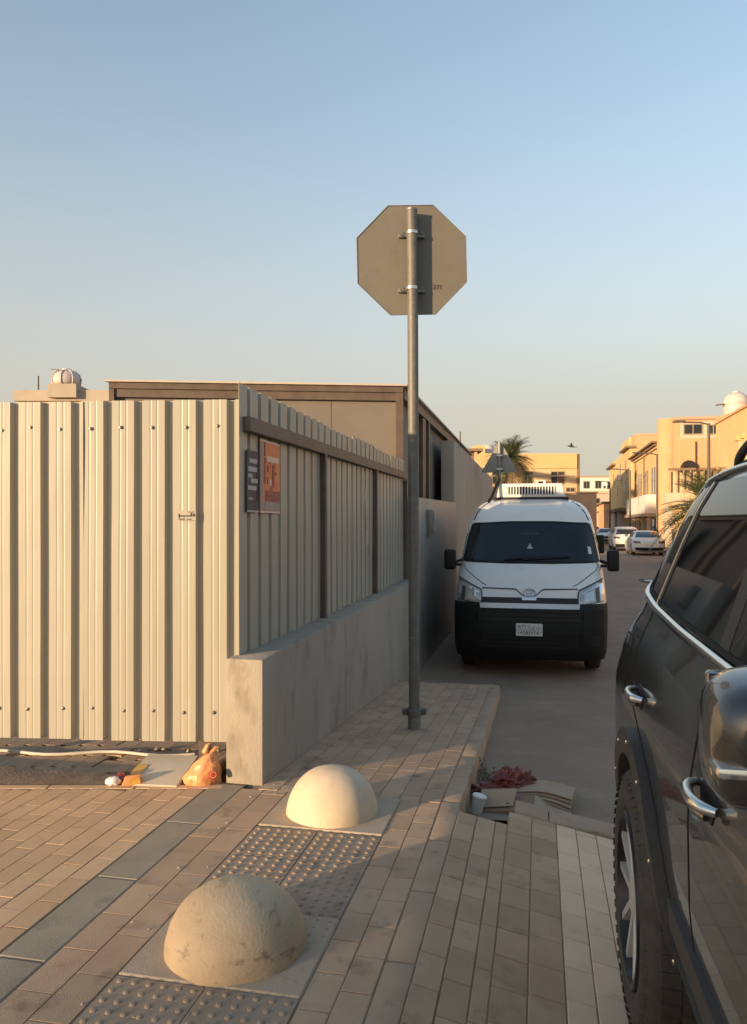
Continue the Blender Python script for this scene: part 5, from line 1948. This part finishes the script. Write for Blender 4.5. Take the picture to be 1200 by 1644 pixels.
# --- house across the corner, behind and left of the viewer; its shade falls over the dark car and the near dome
hs = Vector((-.766, -.643, 0)); hp = Vector((.643, -.766, 0))
c0 = hs * 66 + hp * -2.42
bh = empty('corner_house', c0 + Vector((0, 0, -.3)), math.atan2(hp.y, hp.x))
tag(bh, 'tall cream house standing far behind the viewer, toward the low sun', 'house')
mb = MB(); mb.box(0, -9, -.4, 22, 0, 10.8); mb.build('wall', 'paint_cream', bh)
mb = MB(); mb.box(-.15, -9.15, 10.8, 22.15, .15, 11.1); mb.build('parapet', 'paint_tan', bh)
for k in range(6):
    for z in (1.2, 4.2, 7.4):
        mb = MB(); mb.box(1.4 + k * 3, -.02, z, 2.6 + k * 3, .05, z + 1.3); f = mb.build('window', 'window_frame', bh)
        mb = MB(); mb.box(1.5 + k * 3, .052, z + .1, 2.5 + k * 3, .062, z + 1.2); mb.build('pane', 'dark_glass', f)

# ================================================================== LITTER AND SMALL THINGS
def blob(name, sx, sy, sz, seed, mat, parent, amp=.25, freq=2.2, sub=4, flat=.0, shape=None):
    bm = bmesh.new()
    bmesh.ops.create_icosphere(bm, subdivisions=sub, radius=1)
    for v in bm.verts:
        c = v.co.copy()
        k = 1 + amp * noise.noise(c * freq + Vector((seed, 0, 0))) + amp * .5 * (.5 - abs(noise.noise(c * freq * 2.3 + Vector((0, seed, 0)))))
        c *= k
        if shape:
            c = shape(c)
        v.co = Vector((c.x * sx, c.y * sy, max(c.z, -1 + flat) * sz))
    zmin = min(v.co.z for v in bm.verts)
    for v in bm.verts:
        v.co.z -= zmin
    return from_bm(name, bm, mat, parent, True)


# orange carrier bag by the end of the wall
bag = empty('plastic_bag', (-1.005, 4.48, -.02), R(8)); tag(bag, 'orange plastic bag slumped against the end of the concrete wall', 'bag')


def bag_shape(c):
    t = (c.z + 1) / 2
    w = 1.0 - .55 * max(0, t) ** 1.3
    return Vector((c.x * w + .42 * t * t, c.y * (1.0 - .4 * t), c.z))


blob('bag_body', .13, .085, .115, 3, 'bag_orange', bag, .15, 1.9, 5, .35, bag_shape)
mb = MB()
mb.tube([(.02, 0, .19), (.04, -.005, .235), (.052, .0, .245)], [.018, .012, .004], 8)
mb.tube([(.06, .01, .185), (.085, .01, .215), (.105, .012, .215)], [.018, .012, .004], 8)
mb.build('handles', 'bag_orange', bag, True)
mb = MB(); mb.lathe([(0, .006), (.024, .004), (.025, -.012)], 18, cyl_mtx((.075, -.082, .085), (.15, -1, .35))); mb.build('printed_logo', 'logo_red', bag)
mb = MB(); mb.lathe([(.014, .0066), (.019, .0062), (.019, .005)], 18, cyl_mtx((.075, -.082, .085), (.15, -1, .35))); mb.build('printed_ring', 'bag_orange', bag)

tl = empty('stone_slab', (-1.27, 4.55, -.10), R(-6)); tag(tl, 'flat beige slab lying tilted across the trench under the fence', 'slab')
mb = MB(); mb.box(-.165, -.14, 0, .165, .25, .045, Matrix.Rotation(R(9), 4, 'X')); o = mb.build('slab', 'tile_cream', tl, bevel=.006); o.location = (0, 0, .085)
mb = MB(); mb.box(-.165, -.137, .046, -.10, .1, .049, Matrix.Rotation(R(9), 4, 'X')); o = mb.build('paint_mark', 'yellow_paint', tl); o.location = (0, 0, .085)
yb = empty('yellow_box', (-1.39, 4.44, 0.0), R(14)); tag(yb, 'crushed orange and yellow carton beside the beige slab', 'carton')
mb = MB(); mb.add([(-.055, -.03, 0), (.06, -.025, 0), (.055, .035, 0), (-.05, .04, 0), (-.045, -.028, .055), (.05, -.015, .062), (.045, .03, .05), (-.04, .03, .045)],
                  [(0, 3, 2, 1), (4, 5, 6, 7), (0, 1, 5, 4), (1, 2, 6, 5), (2, 3, 7, 6), (3, 0, 4, 7)]); mb.build('carton', 'bag_orange', yb, bevel=.008, seg=2)
mb = MB(); mb.add([(-.02, -.0305, .008), (.045, -.029, .01), (.04, -.0245, .046), (-.018, -.0305, .042), (-.02, -.026, .008), (.045, -.024, .01), (.04, -.02, .046), (-.018, -.026, .042)],
                  [(0, 1, 2, 3), (7, 6, 5, 4), (0, 4, 5, 1), (1, 5, 6, 2), (2, 6, 7, 3), (3, 7, 4, 0)]); mb.build('printed_panel', 'yellow_paint', yb)
cp = empty('paper_ball', (-1.50, 4.435, 0)); tag(cp, 'small white paper lump at the left end of the litter under the fence', 'litter')
blob('paper', .042, .034, .026, 8, 'white_plastic', cp, .3, 2.5, 3, .3)
rw = empty('red_wrapper', (-1.46, 4.49, -.03)); tag(rw, 'crumpled red wrapper behind the white paper lump', 'litter')
blob('wrapper', .055, .04, .045, 12, 'bag_red', rw, .5, 3, 4, .3)
hs_ = empty('white_hose', (-2.6, 5.2, -.04)); tag(hs_, 'thin white hose lying on the paving under the fence', 'hose')
mb = MB(); mb.tube([(-.9 + k * .11, .04 * math.sin(k * .9) - .004 * k, .012) for k in range(22)], .010, 8); mb.build('hose', 'cable_white', hs_, True)
st_ = empty('loose_stones', (-1.3, 5.15, -.045)); tag(st_, 'few pale loose stones at the end of the white hose', 'stones', kind='stuff')
mb = MB()
rs_ = random.Random(5)
for k in range(9):
    m4 = Matrix.Translation((rs_.uniform(-.28, .25), rs_.uniform(-.12, .12), .012)) @ Matrix.Rotation(rs_.uniform(0, 6), 4, 'Z') @ Matrix.Diagonal((rs_.uniform(.012, .035), rs_.uniform(.01, .02), rs_.uniform(.008, .016), 1))
    mb.lathe([(0, -1), (.8, -.6), (1, .1), (.6, .8), (0, 1)], 7, m4)
mb.build('stones', 'pebble', st_)

# litter heap in the corner of kerb and apron
zr_ = z_road(4.6)
def LP(px, py, h=0.0, Y=4.75):
    p = pix(px, py, Y)
    return Vector((p.x, p.y, zr_ + h))


c1 = empty('cardboard_box', (.82, 4.60, zr_ - .005), R(-14)); tag(c1, 'flattened brown cardboard box in the kerb corner, under the red bag', 'cardboard box')
mb = MB(); mb.box(-.19, -.13, 0, .15, .12, .05, Matrix.Rotation(R(-5), 4, 'Y') @ Matrix.Rotation(R(7), 4, 'X')); o = mb.build('box_body', 'cardboard', c1, bevel=.006)
mb = MB(); mb.add([(-.19, -.13, .03), (.02, -.11, .05), (.04, -.0, .115), (-.17, -.02, .10), (-.19, -.13, .034), (.02, -.11, .054), (.04, -.0, .119), (-.17, -.02, .104)], [(0, 3, 2, 1), (4, 5, 6, 7), (0, 1, 5, 4), (1, 2, 6, 5), (2, 3, 7, 6), (3, 0, 4, 7)]); mb.build('flap', 'cardboard_edge', c1)
mb = MB(); mb.add([(.14, -.15, .05), (.36, -.12, .018), (.33, .08, .02), (.14, .1, .07), (.14, -.15, .056), (.36, -.12, .024), (.33, .08, .026), (.14, .1, .076)], [(0, 3, 2, 1), (4, 5, 6, 7), (0, 1, 5, 4), (1, 2, 6, 5), (2, 3, 7, 6), (3, 0, 4, 7)]); mb.build('flap', 'cardboard_edge', c1)
mb = MB(); mb.box(-.02, -.10, .0, .0, .11, .062); mb.build('tape', 'seam', c1)
c2 = empty('cardboard_sheet', (1.02, 4.62, zr_), R(-20)); tag(c2, 'layered pale cardboard sheets at the right of the litter heap', 'cardboard')
for k in range(4):
    mb = MB()
    pts = []
    for i in range(9):
        t = i / 8
        pts.append((-.17 + .34 * t, -.10 + .03 * k + .02 * math.sin(t * 4), .012 + .016 * k + .03 * math.sin(t * 3.0) * (1 - .15 * k)))
    vs = []
    for p in pts:
        vs += [Vector(p), Vector(p) + Vector((0, .19, .006)), Vector(p) + Vector((0, .19, .011)), Vector(p) + Vector((0, 0, .005))]
    fs = []
    for i in range(8):
        a = i * 4
        fs += [(a, a + 4, a + 5, a + 1), (a + 3, a + 2, a + 6, a + 7), (a, a + 3, a + 7, a + 4), (a + 1, a + 5, a + 6, a + 2)]
    fs += [(0, 1, 2, 3), (32, 35, 34, 33)]
    mb.add(vs, fs)
    mb.build('sheet', 'cardboard_edge' if k % 2 else 'cardboard', c2, True)
rb_ = empty('red_bag', (.87, 4.82, zr_ + .03), R(20)); tag(rb_, 'crumpled dark red plastic bag on top of the cardboard at the kerb', 'bag')
blob('bag_body', .13, .09, .075, 21, 'bag_red', rb_, .5, 3.2, 5, .4)
blob('bag_tail', .09, .06, .03, 33, 'bag_red', rb_, .6, 3.0, 4, .4).location = (-.17, .02, 0)
wc = empty('paper_cup', (.60, 4.50, zr_), 0); tag(wc, 'white paper cup standing in the kerb corner left of the cardboard', 'cup')
mb = MB(); mb.lathe([(0, .0), (.030, .0), (.04, .095), (.042, .10), (.037, .10), (.028, .01), (0, .01)], 24, Matrix.Rotation(R(12), 4, 'Y')); mb.build('cup', 'white_plastic', wc, True, angle=40)
mb = MB(); mb.lathe([(.0425, .096), (.044, .102), (.04, .108), (0, .106)], 24, Matrix.Rotation(R(12), 4, 'Y')); mb.build('lid', 'white_plastic', wc, True, angle=40)
dh = empty('drain_hole', P(-.27, 4.03, -.36), STREET_ROT); tag(dh, 'dark open drain gap in the kerb corner below the litter', 'drain')
mb = MB(); mb.box(-.145, .0, .0, .145, .42, .12); mb.build('sump', 'black_hole', dh)
mb = MB(); mb.box(-.145, .0, .12, .145, .012, .28); mb.build('frame', 'black_hole', dh)
wd = empty('dry_weed', P(-.395, 5.35, z_road(5.35))); tag(wd, 'dry weed growing from the kerb joint above the litter heap', 'weed')
rs_ = random.Random(8)
for k in range(26):
    a = rs_.uniform(0, 6.28); l = rs_.uniform(.06, .17)
    d = Vector((math.cos(a) * .6, math.sin(a) * 1.2, rs_.uniform(.3, 1.1))).normalized()
    b_ = Vector((rs_.uniform(-.03, .05), rs_.uniform(-.3, .12), 0))
    mb = MB(); mb.tube([b_, b_ + d * l * .6, b_ + d * l + Vector((0, 0, -.015))], [.003, .0025, .001], 4)
    for q in range(3):
        c = b_ + d * l * rs_.uniform(.5, 1)
        e = Vector((rs_.uniform(-1, 1), rs_.uniform(-1, 1), rs_.uniform(-.2, .6))).normalized() * .022
        f = e.cross(Vector((0, 0, 1))).normalized() * .008
        mb.add([c, c + e * .5 + f, c + e, c + e * .5 - f], [(0, 1, 2, 3)])
    mb.build('stem', 'weed', wd)
# grit and leaves scattered over the paving
gr = MB()
rs_ = random.Random(12)
for k in range(190):
    a = rs_.uniform(-1.55, .5) if k % 3 else rs_.uniform(-.4, 2.2)
    b = rs_.uniform(2.0, 8.5) if k % 3 else rs_.uniform(4.6, 9)
    if a < -.42:
        z = z_walk(b)
    elif b < 4.42:
        z = z_cross(a)
    else:
        z = asphalt_z(a, b)
    if rs_.random() < .55:      # more of it gathers along the wall foot and kerb
        a = -1.55 + abs(rs_.gauss(0, .07)) if rs_.random() < .6 else a
        z = z_walk(b) if a < -.42 else z
        if a < -.42 and b > WALK_END: z = asphalt_z(a, b)
    s_ = rs_.uniform(.0025, .006) * (1.5 if rs_.random() < .1 else 1)
    m4 = Matrix.Translation(P(a, b, z + s_ * .3)) @ Matrix.Rotation(rs_.uniform(0, 6), 4, 'Z') @ Matrix.Diagonal((s_ * rs_.uniform(.8, 2.4), s_, s_ * rs_.uniform(.25, .7), 1))
    gr.lathe([(0, -1), (1, -.2), (.7, .7), (0, 1)], 5, m4)
o = gr.build('grit', 'pebble'); tag(o, 'grit and small stones scattered over paving and road', 'grit', kind='stuff')
